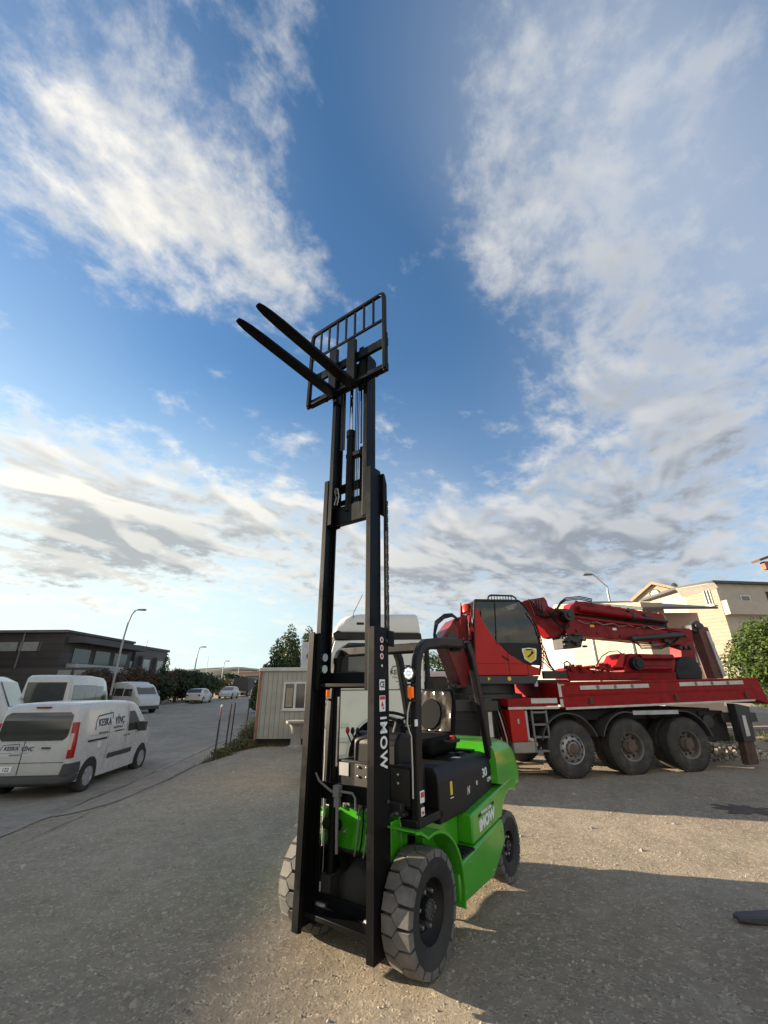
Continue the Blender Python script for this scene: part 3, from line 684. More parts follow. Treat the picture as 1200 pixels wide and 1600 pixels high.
    b.box(.20, .22, -.30, .30, 1.79, 1.92); b.box(.20, .36, -.255, .255, 1.80, 1.83); b.box(.195, .215, -.30, .30, 3.74, 3.83); b.box(.195, .215, -.30, .30, 3.58, 3.64)
    b.build('middle_mast', M_mast, F, .004)
    b = B()
    for s in (1, -1):
        chan(b, .252, s, .22, .37, 3.317, 5.313, .055)
    b.box(.225, .30, -.25, .25, 3.33, 3.52); b.box(.20, .22, -.25, .25, 3.72, 3.80); b.box(.20, .22, -.25, .25, 5.2, 5.3)
    b.build('inner_mast', M_mast, F, .004)
    for s in (1, -1):
        for z in (.42, .56, 1.01, 2.16): B().lathe([(.014, .378 * s), (.014, .392 * s), (.008, .395 * s)], (.24, 0, z), 'y', 6).build('rail_bolt', M_grease, om)
        for z in (2.05, 1.95): B().lathe([(.035, .255 * s), (.035, .30 * s)], (.30, 0, z), 'y', 18).build('guide_roller', M_steel, om)
        B().lathe([(.035, .20 * s), (.035, .245 * s)], (.30, 0, 3.72), 'y', 18).build('guide_roller', M_steel, om)
    # rear pulley bracket and leaf chain at the left rail
    for s in (1, -1):
        b = B(); b.prism([(.214, 3.35), (.214, 3.80), (.19, 3.80), (.15, 3.70), (.145, 3.35)], .305 * s, (.345) * s); b.build('chain_bracket', M_mast, F, .004)
        b = B(); z = 2.2
        while z < 3.5:
            for j, yy in enumerate((.328, .336, .344, .352)):
                if (int(z / .022) + j) % 2: b.box(.150, .178, yy * s, (yy + .006) * s, z - .018, z + .018)
                else: b.box(.152, .176, yy * s, (yy + .006) * s, z - .006, z + .012)
            b.cm = 1; b.lathe([(.005, .322 * s), (.005, .363 * s)], (.164, 0, z), 'y', 6); b.cm = 0
            z += .03
        b.build('lift_chain', [M_grease, M_steel], F)
        b = B(); b.tube([(.192, .34 * s, 1.2), (.192, .34 * s, 3.5)], .009, 6); b.build('hose', M_plastic, F)
        # lift cylinders behind the rails
        b = B(); b.tube([(.135, .245 * s, .25), (.135, .245 * s, 2.02)], .036, 14); b.tube([(.135, .245 * s, 2.0), (.135, .245 * s, 2.05)], .042, 14); b.tube([(.135, .245 * s, .6), (.135, .245 * s, .62)], .042, 14)
        lc = b.build('lift_cylinder', M_mast, F)
        b = B(); b.tube([(.135, .245 * s, 2.05), (.135, .245 * s, 3.74)], .022, 12) if 0 else b.tube([(.16, .205 * s, 1.18), (.16, .205 * s, 1.72)], .014, 10); b.build('chrome_rod', M_chrome, lc)
        b = B(); b.tube([(.19, .27 * s, .78), (-.10, .27 * s, .70)], .04, 12); b.build('tilt_cylinder', M_black, F)
        b = B(); b.tube([(.17, .31 * s, .3), (.17, .31 * s, 1.0)], .012, 8); b.tube([(.19, .30 * s, .29), (.19, .30 * s, .40)], .014, 8)
        b.build('oil_pipe', M_silver, F)
    # bottom tie with hose ends, hydraulic block and hoses
    b = B()
    for y0, y1 in ((-.30, -.20), (.17, .28)):
        b.tube([(.23, y0, .275), (.23, y1, .275)], .016, 8)
        for k in range(4): b.tube([(.23, y0 + .02 + k * .02, .275), (.23, y0 + .03 + k * .02, .275)], .022, 6)
    b.build('hose_fitting', M_steel, F)
    b = B(); b.tube([(.235, -.22, .275), (.235, -.05, .25), (.235, .08, .255), (.235, .20, .275)], .012, 8); b.build('hose', M_plastic, F)
    b = B(Matrix.Translation((.175, 0, .02))); b.box(.06, .11, -.125, -.065, .97, 1.05); b.box(.07, .10, -.12, -.07, .90, .97)
    b.tube([(.085, -.10, 1.0), (.085, -.16, 1.0), (.085, -.30, 1.06), (.10, -.33, 1.12)], .010, 8); b.tube([(.085, -.07, 1.01), (.085, .06, 1.01), (.085, .09, .98), (.085, .095, .90)], .010, 8)
    b.tube([(.085, -.095, .92), (.08, -.09, .6)], .013, 8)
    b.build('hydraulic_block', M_grey, F, .004)
    for k in range(4):
        y = -.02 + k * .045
        b = B(); b.tube([(.09, y + .04, .98), (.085, y + .01, .90), (.075, y, .78), (.07, y - .02, .66), (.05, y - .06, .56)], .007, 6); b.build('hydraulic_hose', M_plastic if k % 2 else M_silver, F)
    rr_ = random.Random(8)
    for k in range(7):
        y = .10 + .035 * k + rr_.uniform(-.01, .01)
        b = B(); b.tube([(.06, y, .95 - .02 * k), (.10, y + .01, .86), (.09, y - .02, .74), (.03, y - .03, .66), (-.02, y, .60)], .009, 6); b.build('hydraulic_hose', M_plastic, F)
    b = B()
    for k in range(6):
        y = -.30 + k * .12; b.tube([(.04, y, .885), (.075, y, .885)], .014, 6); b.tube([(.03, y + .04, .90), (.06, y + .04, .90)], .019, 6)
    b.build('pipe_union', M_steel, F)
    b = B(); b.box(-.02, .05, -.36, .40, .875, .90); b.box(.0, .06, .10, .38, .90, .96); b.tube([(.03, -.3, .93), (.03, .0, .93)], .022, 10); b.build('valve_bank', M_grease, F, .005)
    # cylinder in the middle of the inner frame
    b = B(); b.tube([(.27, -.045, 3.45), (.27, -.045, 4.40)], .046, 20); b.tube([(.27, -.045, 4.34), (.27, -.045, 4.42)], .052, 20); b.box(.225, .30, -.09, .10, 4.08, 4.13); b.box(.225, .245, .06, .10, 3.5, 4.2)
    fc = b.build('free_lift_cylinder', M_mast, F, .003)
    b = B(); b.tube([(.27, -.045, 4.42), (.27, -.045, 5.15)], .024, 14); b.build('chrome_rod', M_chrome, fc)
    for k in range(3):
        b = B(); b.tube([(.27, .02 + k * .022, 3.5), (.28, .02 + k * .022, 5.1)], .0055, 6); b.build('hose', M_plastic, F)
    b = B(); b.tube([(.30, -.20, 3.62), (.34, -.19, 3.70), (.34, -.15, 3.72), (.34, -.13, 3.62), (.34, -.15, 3.53), (.34, -.19, 3.54), (.32, -.18, 3.64)], .006, 6); b.build('wire_loop', M_silver, F)
    b = B(); b.lathe([(.045, -.02), (.03, -.01), (.03, .01), (.045, .02)], (.27, -.04, 5.17), 'y', 20); b.build('chain_pulley', M_mast, F)
    for k, y in enumerate((-.16, -.12, .12, .16)): B().tube([(.30, y, 4.2), (.31, y, 5.1)], .012, 6).build('lift_chain' if k in (0, 3) else 'hose', M_grease, F)
    B().box(.28, .40, -.21, .21, 4.98, 5.20).build('carriage_plate', M_mast, F, .006)
    # carriage
    b = B(); b.box(.40, .44, -.56, .56, 5.22, 5.33); b.box(.40, .44, -.56, .56, 4.87, 4.97)
    for y in (-.19, .19): b.box(.385, .415, y - .03, y + .03, 4.80, 5.40)
    for y in (-.22, .22): b.box(.24, .40, y - .012, y + .012, 4.85, 5.30)
    b.tube([(.33, -.24, 4.92), (.33, -.20, 4.92)], .05, 14); b.tube([(.33, .20, 4.92), (.33, .24, 4.92)], .05, 14)
    for k in range(12): b.box(.40, .43, -.50 + k * .085, -.47 + k * .085, 5.33, 5.345)
    for y in (-.3, -.1, .1, .3, .42): b.lathe([(.014, 0), (.014, -.02)], (.42, y, 4.87), 'z', 6)
    b.build('carriage', M_mast, F, .004)
    b = B()
    for s in (1, -1):
        b.bar([(.47, .555 * s, 4.86), (.47, .555 * s, 5.88), (.47, .545 * s, 5.93), (.47, .51 * s, 5.955)], .035, .045, up=(0, 1, 0.001))
        b.box(.44, .475, (.535 if s > 0 else -.58), (.58 if s > 0 else -.535), 4.84, 5.36)
    b.bar([(.47, -.51, 5.955), (.47, .51, 5.955)], .035, .04); b.box(.46, .48, -.54, .54, 5.535, 5.57)
    for k in range(7): y = -.405 + k * .135; b.box(.462, .478, y - .014, y + .014, 5.56, 5.94)
    b.box(.445, .475, -.56, .56, 4.87, 4.90)
    b.build('load_backrest', M_mast, F, .004)
    for y in (-.175, .10):
        b = B(); hw = .058; z0 = 4.855
        b.box(.445, .49, y - hw, y + hw, z0 + .03, 5.50)
        rg = []
        for x, w_, zb, zt in ((.445, 1, z0 + .012, z0 + .06), (.47, 1, z0, z0 + .055), (.70, 1, z0, z0 + .050), (1.48, 1, z0 + .008, z0 + .028), (1.63, .90, z0 + .010, z0 + .024), (1.71, .70, z0 + .011, z0 + .022), (1.75, .45, z0 + .012, z0 + .021)):
            rg.append([Vector((x, y - hw * w_, zb)), Vector((x, y + hw * w_, zb)), Vector((x, y + hw * w_, zt)), Vector((x, y - hw * w_, zt))])
        b.loft(rg); b.build('fork', M_mast, F, .005)
    # writing on the left rail
    ya = .3795
    text_obj('iMOW', .125, M_white, F, frame((.285, ya, 1.405), (0, 0, -1), (-1, 0, 0)), bold=.003, sx=.92, space=1.18)
    st = B(); st.box(.255, .335, ya - .001, ya, 1.62, 1.735); st.box(.26, .335, ya - .001, ya, 1.775, 1.855)
    for z in (2.165, 2.10, 2.035): st.lathe([(.024, 0), (.024, .001)], (.30, ya - .001, z), 'y', 20)
    st.lathe([(.01, 0), (.01, .003)], (.30, ya - .001, 1.96), 'y', 10)
    st.build('sticker', M_white, F)
    st = B(); st.box(.26, .33, ya, ya + .001, 1.705, 1.73)
    for z in (2.165, 2.10, 2.035): st.lathe([(.015, 0), (.015, .0015)], (.30, ya, z), 'y', 16)
    st.box(.28, .31, ya, ya + .001, 1.655, 1.675); st.box(.29, .305, ya, ya + .001, 1.67, 1.69); st.box(.275, .295, ya, ya + .001, 1.635, 1.65)
    st.build('sticker', M_redst, F)
    text_obj('CE', .065, M_dark, F, frame((.2975, ya + .001, 1.815), (-1, 0, 0), (0, 0, 1)), bold=.001, sx=.75)
build_forklift(FK)

# ================================================================ CRANE TRUCK
CRO = Vector((3.9, 10.15, 0)); CRA = math.atan2(.1898, .9818)
_ex = Vector((math.cos(CRA), math.sin(CRA), 0)); _ey = Vector((-math.sin(CRA), math.cos(CRA), 0))
def cr(u, v, o):
    """pixel -> (along, height) on the truck's lengthwise plane o metres in from its near side"""
    d = ray(u, v); c = Vector((0, 0, CH)); t = (o - (c - CRO).dot(_ey)) / d.dot(_ey); P = c + d * t
    return ((P - CRO).dot(_ex), P.z)
def crp(o, *q): return [cr(u, v, o) for u, v in q]

M_tyre2 = mat('dusty_truck_tyre', (.045, .042, .036), .9, var=.25, vs=5, bump=.3, bs=60, dirt=(.17, .15, .115), dirtamt=.6, ds=3)
M_hubr = mat('rusty_brown_hub', (.11, .07, .05), .75, var=.35, vs=9, dirt=(.2, .17, .13), dirtamt=.4)
def clear_glass(name, tint, refl=.12):
    m = bpy.data.materials.new(name); m.use_nodes = True; nt = m.node_tree; N = nt.nodes; L = nt.links; N.clear()
    t = N.new('ShaderNodeBsdfTransparent'); t.inputs[0].default_value = tint + (1,)
    g = N.new('ShaderNodeBsdfGlossy'); g.inputs['Roughness'].default_value = .04
    f = N.new('ShaderNodeFresnel'); f.inputs[0].default_value = 1.5
    a = N.new('ShaderNodeMath'); a.operation = 'ADD'; a.inputs[1].default_value = refl * .4; L.new(f.outputs[0], a.inputs[0])
    mx = N.new('ShaderNodeMixShader'); L.new(a.outputs[0], mx.inputs[0]); L.new(t.outputs[0], mx.inputs[1]); L.new(g.outputs[0], mx.inputs[2])
    o = N.new('ShaderNodeOutputMaterial'); L.new(mx.outputs[0], o.inputs[0]); return m
M_cglass = clear_glass('tinted_cab_glass', (.34, .32, .28), .05)

def truck_wheel(parent, s, z, Rr, dish, y0=0., w=.3, dual=False):
    """outer face at y=y0, the wheel goes inwards (+y)"""
    b = B(); rm = Rr * .54
    b.lathe([(rm * .95, .03), (rm, .0), (rm + .03, -.0), (rm + .10, -.012), (Rr - .07, -.005), (Rr - .02, .02), (Rr, .05), (Rr, w - .05), (Rr - .02, w - .02), (Rr - .07, w), (rm, w)], ax='y', n=56, cap=False)
    for k in range(56):
        a = 2 * math.pi * k / 56
        X = Matrix.Rotation(-a, 4, 'Y')
        b.box(Rr - .01, Rr + .010, .02, .12, -.02, .02, X); b.box(Rr - .01, Rr + .010, .18, w - .02, -.02, .02, X)
    if dual:
        b.lathe([(rm, w + .04), (Rr - .07, w + .04), (Rr, w + .09), (Rr, 2 * w), (Rr - .07, 2 * w + .04), (rm, 2 * w + .04)], ax='y', n=48, cap=False)
    r = B()
    if dish:
        r.lathe([(rm * 1.0, .004), (rm * .97, .012), (rm * .90, .03), (rm * .86, .14), (rm * .62, .17), (rm * .46, .17), (rm * .42, .05), (rm * .36, .03), (.001, .02)], ax='y', n=48, cap=False)
        hr, hz, hole = rm * .74, .155, .034
    else:
        r.lathe([(rm * 1.0, .004), (rm * .95, .015), (rm * .90, .07), (rm * .84, .05), (rm * .66, -.03), (rm * .62, -.035), (rm * .58, .03), (rm * .45, .03), (rm * .42, -.06), (rm * .3, -.075), (.001, -.08)], ax='y', n=48, cap=False)
        hr, hz, hole = rm * .77, .01, .03
    r.cm = 1
    for k in range(10):
        a = R(36 * k + 8); r.lathe([(hole, hz - .012), (.001, hz - .010)], (hr * math.cos(a), 0, hr * math.sin(a)), 'y', 12, cap=False)
    wh = r.build('wheel', [M_silver if not dish else mat('dusty_rim_paint', (.16, .14, .12), .7, var=.3, dirt=(.3, .27, .22), dirtamt=.5), M_dark], parent)
    wh.location = (s, y0, z)
    b.build('tyre', M_tyre2, wh)
    h = B()
    h.lathe([(rm * .40, .045 if dish else -.058), (rm * .38, -.0 if dish else -.082), (rm * .2, -.015 if dish else -.1), (.001, -.02 if dish else -.105)], ax='y', n=24, cap=False)
    for k in range(10):
        a = R(36 * k); c = (rm * .50 * math.cos(a), 0, rm * .50 * math.sin(a))
        h.lathe([(.018, .16 if dish else .03), (.018, .12 if dish else -.01), (.001, .115 if dish else -.015)], c, 'y', 6, cap=False)
    h.build('hub', M_hubr, wh)
    return wh

CT = thing('crane_truck', 'white cab truck carrying a red knuckle crane with operator cabin and long red flatbed', 'crane truck', CRO, CRA)
def build_crane(T):
    for s, di in ((.10, False), (1.57, True), (3.05, True)):
        truck_wheel(T, s, .545, .545, di, 0, .3, dual=di)
    truck_wheel(T, -4.0, .53, .53, False, .03)
    for s in (.10, 1.57, 3.05):
        w = truck_wheel(T, s, .545, .545, True, 2.5, .3); w.rotation_euler = (0, 0, math.pi); 
    w = truck_wheel(T, -4.0, .53, .53, False, 2.45); w.rotation_euler = (0, 0, math.pi)
    b = B(); b.box(-5.0, 5.0, .75, .85, .72, 1.06); b.box(-5.0, 5.0, 1.65, 1.75, .72, 1.06)
    for s in (.10, 1.57, 3.05, -4.0): b.box(s - .08, s + .08, .2, 2.3, .45, .62)
    b.box(-3.0, -1.3, .5, 2.0, .45, 1.3); b.box(3.8, 4.5, .3, 2.2, .55, 1.2); b.box(-.9, 4.2, .35, 2.15, 1.06, 1.26)
    b.build('chassis', M_dark, T, .01)
    b = B(); b.tube([(3.98, .25, .98), (3.98, .9, .98)], .15, 18); b.tube([(4.25, .5, .62), (4.25, 2, .62)], .12, 12); b.build('air_tank', M_grease, T, .01)
    # flatbed
    def sl(s, z): return (s, z + .018 * s)
    b = B(); b.prism([sl(0, 1.34), sl(5.33, 1.34), sl(5.62, 1.24), sl(5.50, 1.82), sl(0, 1.86)], 0, .05)
    b.prism([sl(0, 1.34), sl(5.33, 1.34), sl(5.50, 1.82), sl(0, 1.86)], 2.45, 2.5)
    b.prism([sl(0, 1.40), sl(5.3, 1.40), sl(5.3, 1.46), sl(0, 1.46)], .05, 2.45)
    b.prism([sl(5.3, 1.34), sl(5.60, 1.24), sl(5.52, 1.82), sl(5.46, 1.82)], .05, 2.45)
    b.prism([sl(0, 1.40), sl(.05, 1.4), sl(.05, 1.86), sl(0, 1.86)], .05, 2.45)
    # pressed ribs of the sideboards
    for z in (1.57, 1.60): b.prism([sl(.12, z), sl(5.3, z), sl(5.3, z + .012), sl(.12, z + .012)], -.008, 0)
    b.prism([sl(-.0, 1.82), sl(5.5, 1.80), sl(5.5, 1.84), sl(0, 1.87)], -.015, 0)
    bed = b.build('flatbed', M_redd, T, .006)
    b = B(); b.prism([sl(.10, 1.30), sl(5.2, 1.32), sl(5.22, 1.36), sl(.1, 1.345)], -.012, .02)
    b.prism([sl(-.02, 1.36), sl(.05, 1.36), sl(.05, 1.52), sl(-.02, 1.52)], -.012, -.002); b.prism([sl(-.02, 1.56), sl(.05, 1.56), sl(.05, 1.80), sl(.14, 1.80), sl(.14, 1.85), sl(-.02, 1.85)], -.012, -.002)
    b.build('white_strip', mat('worn_white_strip', (.55, .53, .48), .6, dirt=(.25, .18, .14), dirtamt=.5), bed)
    for a0, a1, z0 in ((.53, 2.33, 1.695), (3.18, 5.02, 1.705)):
        b = B(); b.prism([sl(a0, z0), sl(a1, z0), sl(a1, z0 + .085), sl(a0, z0 + .085)], -.012, -.002)
        b.build('reflective_board', mat('worn_white_strip', None), bed)
        for k in range(1, 4):
            c = a0 + (a1 - a0) * k / 4; h = B(); h.lathe([(.04, -.02), (.03, -.03)], (c, 0, z0 + .045 + .018 * c), 'y', 12); h.build('rope_hook', M_grey, bed)
    for s in (.75, 3.0, 5.0):
        h = B(); h.box(s - .04, s + .04, -.03, 0, 1.40 + .018 * s, 1.53 + .018 * s); h.build('latch', M_rust, bed)
    # deck in front of the bed, locker, tank, ladder
    b = B(); b.box(-1.27, -.07, 0, 2.5, 1.38, 1.54); dk = b.build('front_deck', M_redd, T, .01)
    b = B(); b.box(-1.27, -.07, -.01, .02, 1.325, 1.375); b.box(-.72, -.09, -.01, 0, 1.44, 1.54); b.build('white_strip', mat('worn_white_strip', None), dk)
    b = B(); b.box(-1.25, -.88, .02, .55, .70, 1.32); lk = b.build('locker', M_cabred, T, .012)
    b = B(); b.box(-1.09, -1.05, .0, .02, 1.05, 1.14); b.build('lock', M_silver, lk)
    b = B(); b.box(-.88, -.82, .05, .5, .74, 1.3); b.build('side_guard', M_silver, T, .004)
    b = B(); b.box(-1.22, -.72, .03, .6, .49, .70); b.build('toolbox', mat('dusty_grey_metal', (.3, .28, .24), .7, dirt=(.2, .17, .13), dirtamt=.5), T, .02)
    b = B()
    b.box(-.74, -.70, .02, .06, .49, 1.30); b.box(-.40, -.36, .02, .06, .49, 1.30)
    for z in (.50, .76, 1.0, 1.24): b.box(-.70, -.40, .02, .20, z, z + .04)
    b.build('ladder', M_grey, T, .005)
    # mudguards
    for cs in (.10, 1.57, 3.05):
        o = arc(cs, .545, .70, (10 if cs > 3 else 18), (165 if cs < .2 else 162), 18); i = arc(cs, .545, .675, (10 if cs > 3 else 18), (165 if cs < .2 else 162), 18)
        if cs == 1.57: o = [(2.32, 1.235)] + arc(cs, .545, .70, 78, 162, 10); i = [(2.32, 1.21)] + arc(cs, .545, .675, 78, 162, 10)
        if cs > 3: o = arc(cs, .545, .70, 12, 96, 10) + [(2.32, 1.235)]; i = arc(cs, .545, .675, 12, 96, 10) + [(2.32, 1.21)]
        b = B(); b.prism(o + i[::-1], .0, .62); mg = b.build('mudguard', mat('dark_grey_mudguard', (.05, .05, .048), .6, dirt=(.16, .14, .11), dirtamt=.5), T)
        if cs == 1.57: e = B(); e.box(1.75, 2.95, -.012, .0, 1.17, 1.255); e.build('guard_edge', M_silver, mg)
    # rear outrigger
    b = B(); b.prism(crp(-.05, (1147, 1099), (1170, 1104), (1181, 1158), (1163, 1160)), -.06, .16); orr = b.build('outrigger', M_grease, T, .01)
    b = B(); b.prism(crp(-.05, (1164, 1160), (1179, 1158), (1188, 1194), (1172, 1196)), -.035, .13); b.build('outrigger_leg', M_rust, orr, .005)
    b = B(); b.prism(crp(-.13, (1163, 1118), (1168, 1118), (1177, 1150), (1171, 1151)), -.072, -.064); b.build('warning_strip', mat('worn_white_strip', None), orr)
    B().box(4.4, 5.6, 2.0, 2.16, .55, .70).build('rear_beam', M_grease, T, .01); B().box(4.3, 5.3, .16, .5, .95, 1.15).build('outrigger_beam', M_grease, T, .01)
    # front outrigger between locker and cab
    b = B(); b.box(-1.75, -1.58, .12, .30, .45, 1.55); b.box(-1.95, -1.45, .1, .5, 1.30, 1.50); fo = b.build('outrigger', M_grease, T, .01)
    b = B(); b.box(-1.70, -1.62, .108, .118, .80, 1.28); b.build('warning_strip', mat('worn_white_strip', None), fo)
    for k in range(4):
        x = -1.55 + k * .07
        h = B(); h.tube([(x - .05, .2, 1.45), (x, .1, 1.1), (x + .06, .06, .75), (x + .05, .08, .55), (x - .05, .2, .42)], .014, 6); h.build('hose', M_plastic if k != 2 else M_silver, T)
    # slewing base and machinery below the operator's cabin
    b = B(); b.lathe([(.95, 1.52), (.95, 1.62), (.80, 1.64), (.80, 1.86)], (-1.3, 1.3, 0), 'z', 40); b.box(-2.3, -.1, .45, 2.2, 1.28, 1.52); b.box(-2.7, -1.9, .5, 2.1, 1.1, 1.45)
    b.build('slewing_base', M_grease, T, .01)
    b = B(); b.prism(crp(.3, (742, 1056), (843, 1056), (838, 1068), (818, 1069), (745, 1069)), .3, 2.2); pl = b.build('turret_platform', mat('dark_blue_grey_paint', (.035, .04, .045), .5, dirt=(.1, .09, .07), dirtamt=.3), T, .015)
    for s in (-1.52, -1.02): h = B(); h.lathe([(.045, .292), (.045, .299)], (s, 0, 1.95), 'y', 3 if s < -1.3 else 16); h.build('sticker', M_yellow, pl)
    b = B(); b.tube([(-.35, .35, 1.78), (-.35, .35, 1.92)], .05, 14); b.build('lamp', M_silver, pl)
    b = B()
    rn = random.Random(5)
    for k in range(16):
        x = -2.45 + rn.random() * .9; y = .55 + rn.random() * .6; z = 1.35 + rn.random() * .5; b.box(x, x + .05 + rn.random() * .15, y, y + .1, z, z + .04 + rn.random() * .1)
    b.build('valve_block', M_grease, T, .004)
    # operator's cabin
    cab_o = crp(.3, (743, 1055), (843, 1055), (846, 1040), (846, 1015), (841, 985), (831, 962), (818, 944), (810, 938), (742, 937), (741, 975))
    low = crp(.3, (743, 1055), (843, 1055), (845.5, 1045), (830, 1040), (810, 1032), (795, 1021), (777, 1004), (762, 984), (752, 966), (748, 952), (741, 951))
    b = B(); b.prism(low, .3, .345); b.prism(low, 1.17, 1.215); b.prism(crp(.3, (743, 1055), (843, 1055), (845, 1046), (743, 1046)), .345, 1.17)
    b.box(cab_o[0][0], cab_o[0][0] + .05, .345, 1.17, 2.03, 2.6)
    cabm = b.build('operator_cabin', M_cabred, T, .006)
    # panel seams
    b = B()
    b.box(-1.76, -.52, .294, .3, 2.27, 2.278); b.box(-.995, -.985, .294, .3, 2.03, 2.52); b.box(-.53, -.52, .294, .3, 2.03, 2.27)
    b.build('panel_seam', M_dark, cabm); B().prism(crp(.3, (785, 1024), (796, 1031), (795, 1033), (784, 1026)), .285, .3).build('door_handle', M_dark, cabm)
    fr = B()
    def fbar(p, q, y0, y1, t=.035): fr.bar([(p[0], (y0 + y1) / 2, p[1]), (q[0], (y0 + y1) / 2, q[1])], t, y1 - y0, up=(0, 1, .001))
    for y0, y1 in ((.298, .35), (1.165, 1.217)):
        for i in range(1, len(cab_o) - 1): fbar(cab_o[i], cab_o[i + 1], y0, y1)
        fbar(cr(773, 940, .3), cr(776, 1008, .3), y0, y1, .02)
        fbar(cab_o[9], cab_o[0], y0, y1)
    fr.prism([cab_o[7], cab_o[8], (cab_o[8][0], cab_o[8][1] - .04), (cab_o[7][0], cab_o[7][1] - .04)], .3, 1.217)
    fr.prism(crp(.3, (777, 1004), (846, 1005), (846, 1040), (830, 1039), (810, 1031), (795, 1020)), .30, .31)
    fr.build('cabin_frame', M_plastic, cabm, .004)
    b = B(); gl = [cr(u, v, .3) for u, v in ((743, 940), (809, 940), (817, 946), (829, 962), (840, 985), (845, 1015), (845, 1038), (830, 1037), (812, 1030), (797, 1019), (779, 1002), (764, 982), (754, 964), (750, 951), (743, 951))]
    b.prism(gl, .315, .32); b.prism(gl, 1.19, 1.195)
    b.prism([(q[0], q[1]) for q in gl[2:7]] + [(q[0] - .008, q[1]) for q in gl[2:7]][::-1], .35, 1.165)
    b.prism(crp(.3, (742, 941), (744, 941), (744, 950), (742, 950)), .35, 1.165)
    b.build('cabin_window', M_cglass, cabm)
    b = B(); b.box(-1.4, -.9, .5, 1.0, 2.08, 2.35); b.box(-1.48, -1.32, .5, 1.0, 2.3, 3.05); b.box(-1.45, -1.36, .62, .88, 3.05, 3.3); b.build('cabin_seat', M_seat, cabm, .05, 3)
    b = B(); b.tube([(-.75, .75, 2.1), (-.65, .75, 2.6)], .04, 8); b.box(-.8, -.5, .5, 1.0, 2.6, 2.66); b.box(-.62, -.56, .95, 1.1, 2.1, 3.0); b.build('cabin_console', M_plastic, cabm, .02)
    b = B(); sh = [(-.42, 2.36), (-.27, 2.44), (-.23, 2.62), (-.23, 2.68), (-.42, 2.70), (-.60, 2.68), (-.60, 2.62), (-.56, 2.44)]
    sh = [(x - .02, z - .07) for x, z in sh]; b.prism(sh, .282, .292); em = b.build('emblem', M_white, cabm)
    cxs, czs = -.44, 2.47
    b = B(); b.prism([(cxs + (x - cxs) * .82, czs + (z - czs) * .82 - .005) for x, z in sh], .279, .2815); b.build('emblem_field', M_yellow, em)
    b = B(); b.prism([(-.53, 2.57), (-.35, 2.57), (-.35, 2.60), (-.53, 2.60)], .276, .2785); b.bar([(-.50, .277, 2.42), (-.42, .277, 2.47), (-.36, .277, 2.53)], .035, .003, up=(0, 1, .001)); b.lathe([(.035, .276), (.035, .2785)], (-.37, 0, 2.52), 'y', 12); b.build('emblem_drawing', M_dark, em)
    b = B(); y = .34
    q = crp(.34, (762, 938), (763, 932), (767, 930), (800, 931), (805, 934), (810, 946), (812, 960))
    b.tube([(p[0], y, p[1]) for p in q], .022, 8)
    p0, p1 = cr(768, 935, .34), cr(799, 935, .34)
    for k in range(8): x = p0[0] + (p1[0] - p0[0]) * k / 7; b.tube([(x, y, p0[1] - .06), (x, y, p0[1] + .10)], .010, 6)
    b.build('roof_rail', M_plastic, cabm)
    q = crp(.25, (826, 958), (838, 975), (846, 1000), (849, 1020), (848, 1045))
    b = B(); b.tube([(p[0], .25, p[1]) for p in q], .012, 6)
    for p in q: b.tube([(p[0], .25, p[1]), (p[0] - .08, .34, p[1])], .009, 5)
    b.build('guard_rail', M_redd, cabm)
    # machine house on the far left of the cabin
    b = B(); b.prism(crp(1.0, (681, 1003), (693, 985), (706, 968), (728, 962), (745, 962), (748, 1075), (716, 1075), (703, 1040), (692, 1012)), .75, 1.55)
    b.prism(crp(1.0, (683, 1000), (690, 1012), (706, 1020), (716, 990), (700, 975)), .65, .75)
    b.build('crane_column', mat('dark_red_casting', (.17, .008, .010), .45, dirt=(.04, .015, .013), dirtamt=.7, ds=3), T, .02)
    b = B(); b.lathe([(.12, .60), (.12, .66)], cr(705, 996, .65)[0:1] + (0, cr(705, 996, .65)[1]) if 0 else (cr(705, 996, .65)[0], 0, cr(705, 996, .65)[1]), 'y', 20); b.build('pivot_pin', M_grease, T, .005)
    for k in range(5):
        o = .55 + k * .05; dy = k * 3
        q = crp(o, (684 - k, 1003 + dy), (680 - k * .6, 990 + k * .5), (684 - k, 975 - k), (694, 966 - k * 1.5), (706, 963 - k), (717, 968))
        h = B(); h.tube([(p[0], o, p[1]) for p in q], .018, 7); h.build('hose', M_plastic, T)
    b = B(); p = cr(728, 950, .8); b.lathe([(.09, -.12), (.09, .04), (.05, .10), (.001, .11)], (p[0], .8, p[1]), 'z', 20); b.build('beacon', mat('red_beacon', (.8, .05, .02), .2, coat=.5), T)
    b = B()
    for u in (720, 736): a, c = cr(u, 942, .6), cr(u, 1000, .6); b.tube([(c[0], .6, c[1]), (a[0], .6, a[1])], .014, 6)
    a, c = cr(720, 957, .6), cr(736, 955, .6); b.tube([(a[0], .6, a[1]), (c[0], .6, c[1])], .012, 6)
    b.build('hand_rail', M_redd, T)
    b = B(); b.prism(crp(.62, (731, 962), (739, 960), (738, 1000), (733, 1000)), .62, .70); b.build('cylinder_rod', M_chrome, T, .005)
    # booms
    def bm(name, o0, o1, m, *q, bev=.012, par=T):
        b = B(); b.prism(crp(o0, *q), o0, o1); return b.build(name, m, par, bev)
    bm('first_boom', 1.25, 1.62, M_red, (812, 944), (820, 938), (850, 933), (854, 938), (857, 947), (866, 951), (886, 951), (890, 975), (882, 988), (868, 997), (859, 995), (851, 984), (838, 974))
    knk = bm('knuckle', 1.13, 1.25, mat('dark_red_casting', None), (832, 937), (848, 933), (855, 945), (852, 957), (838, 950))
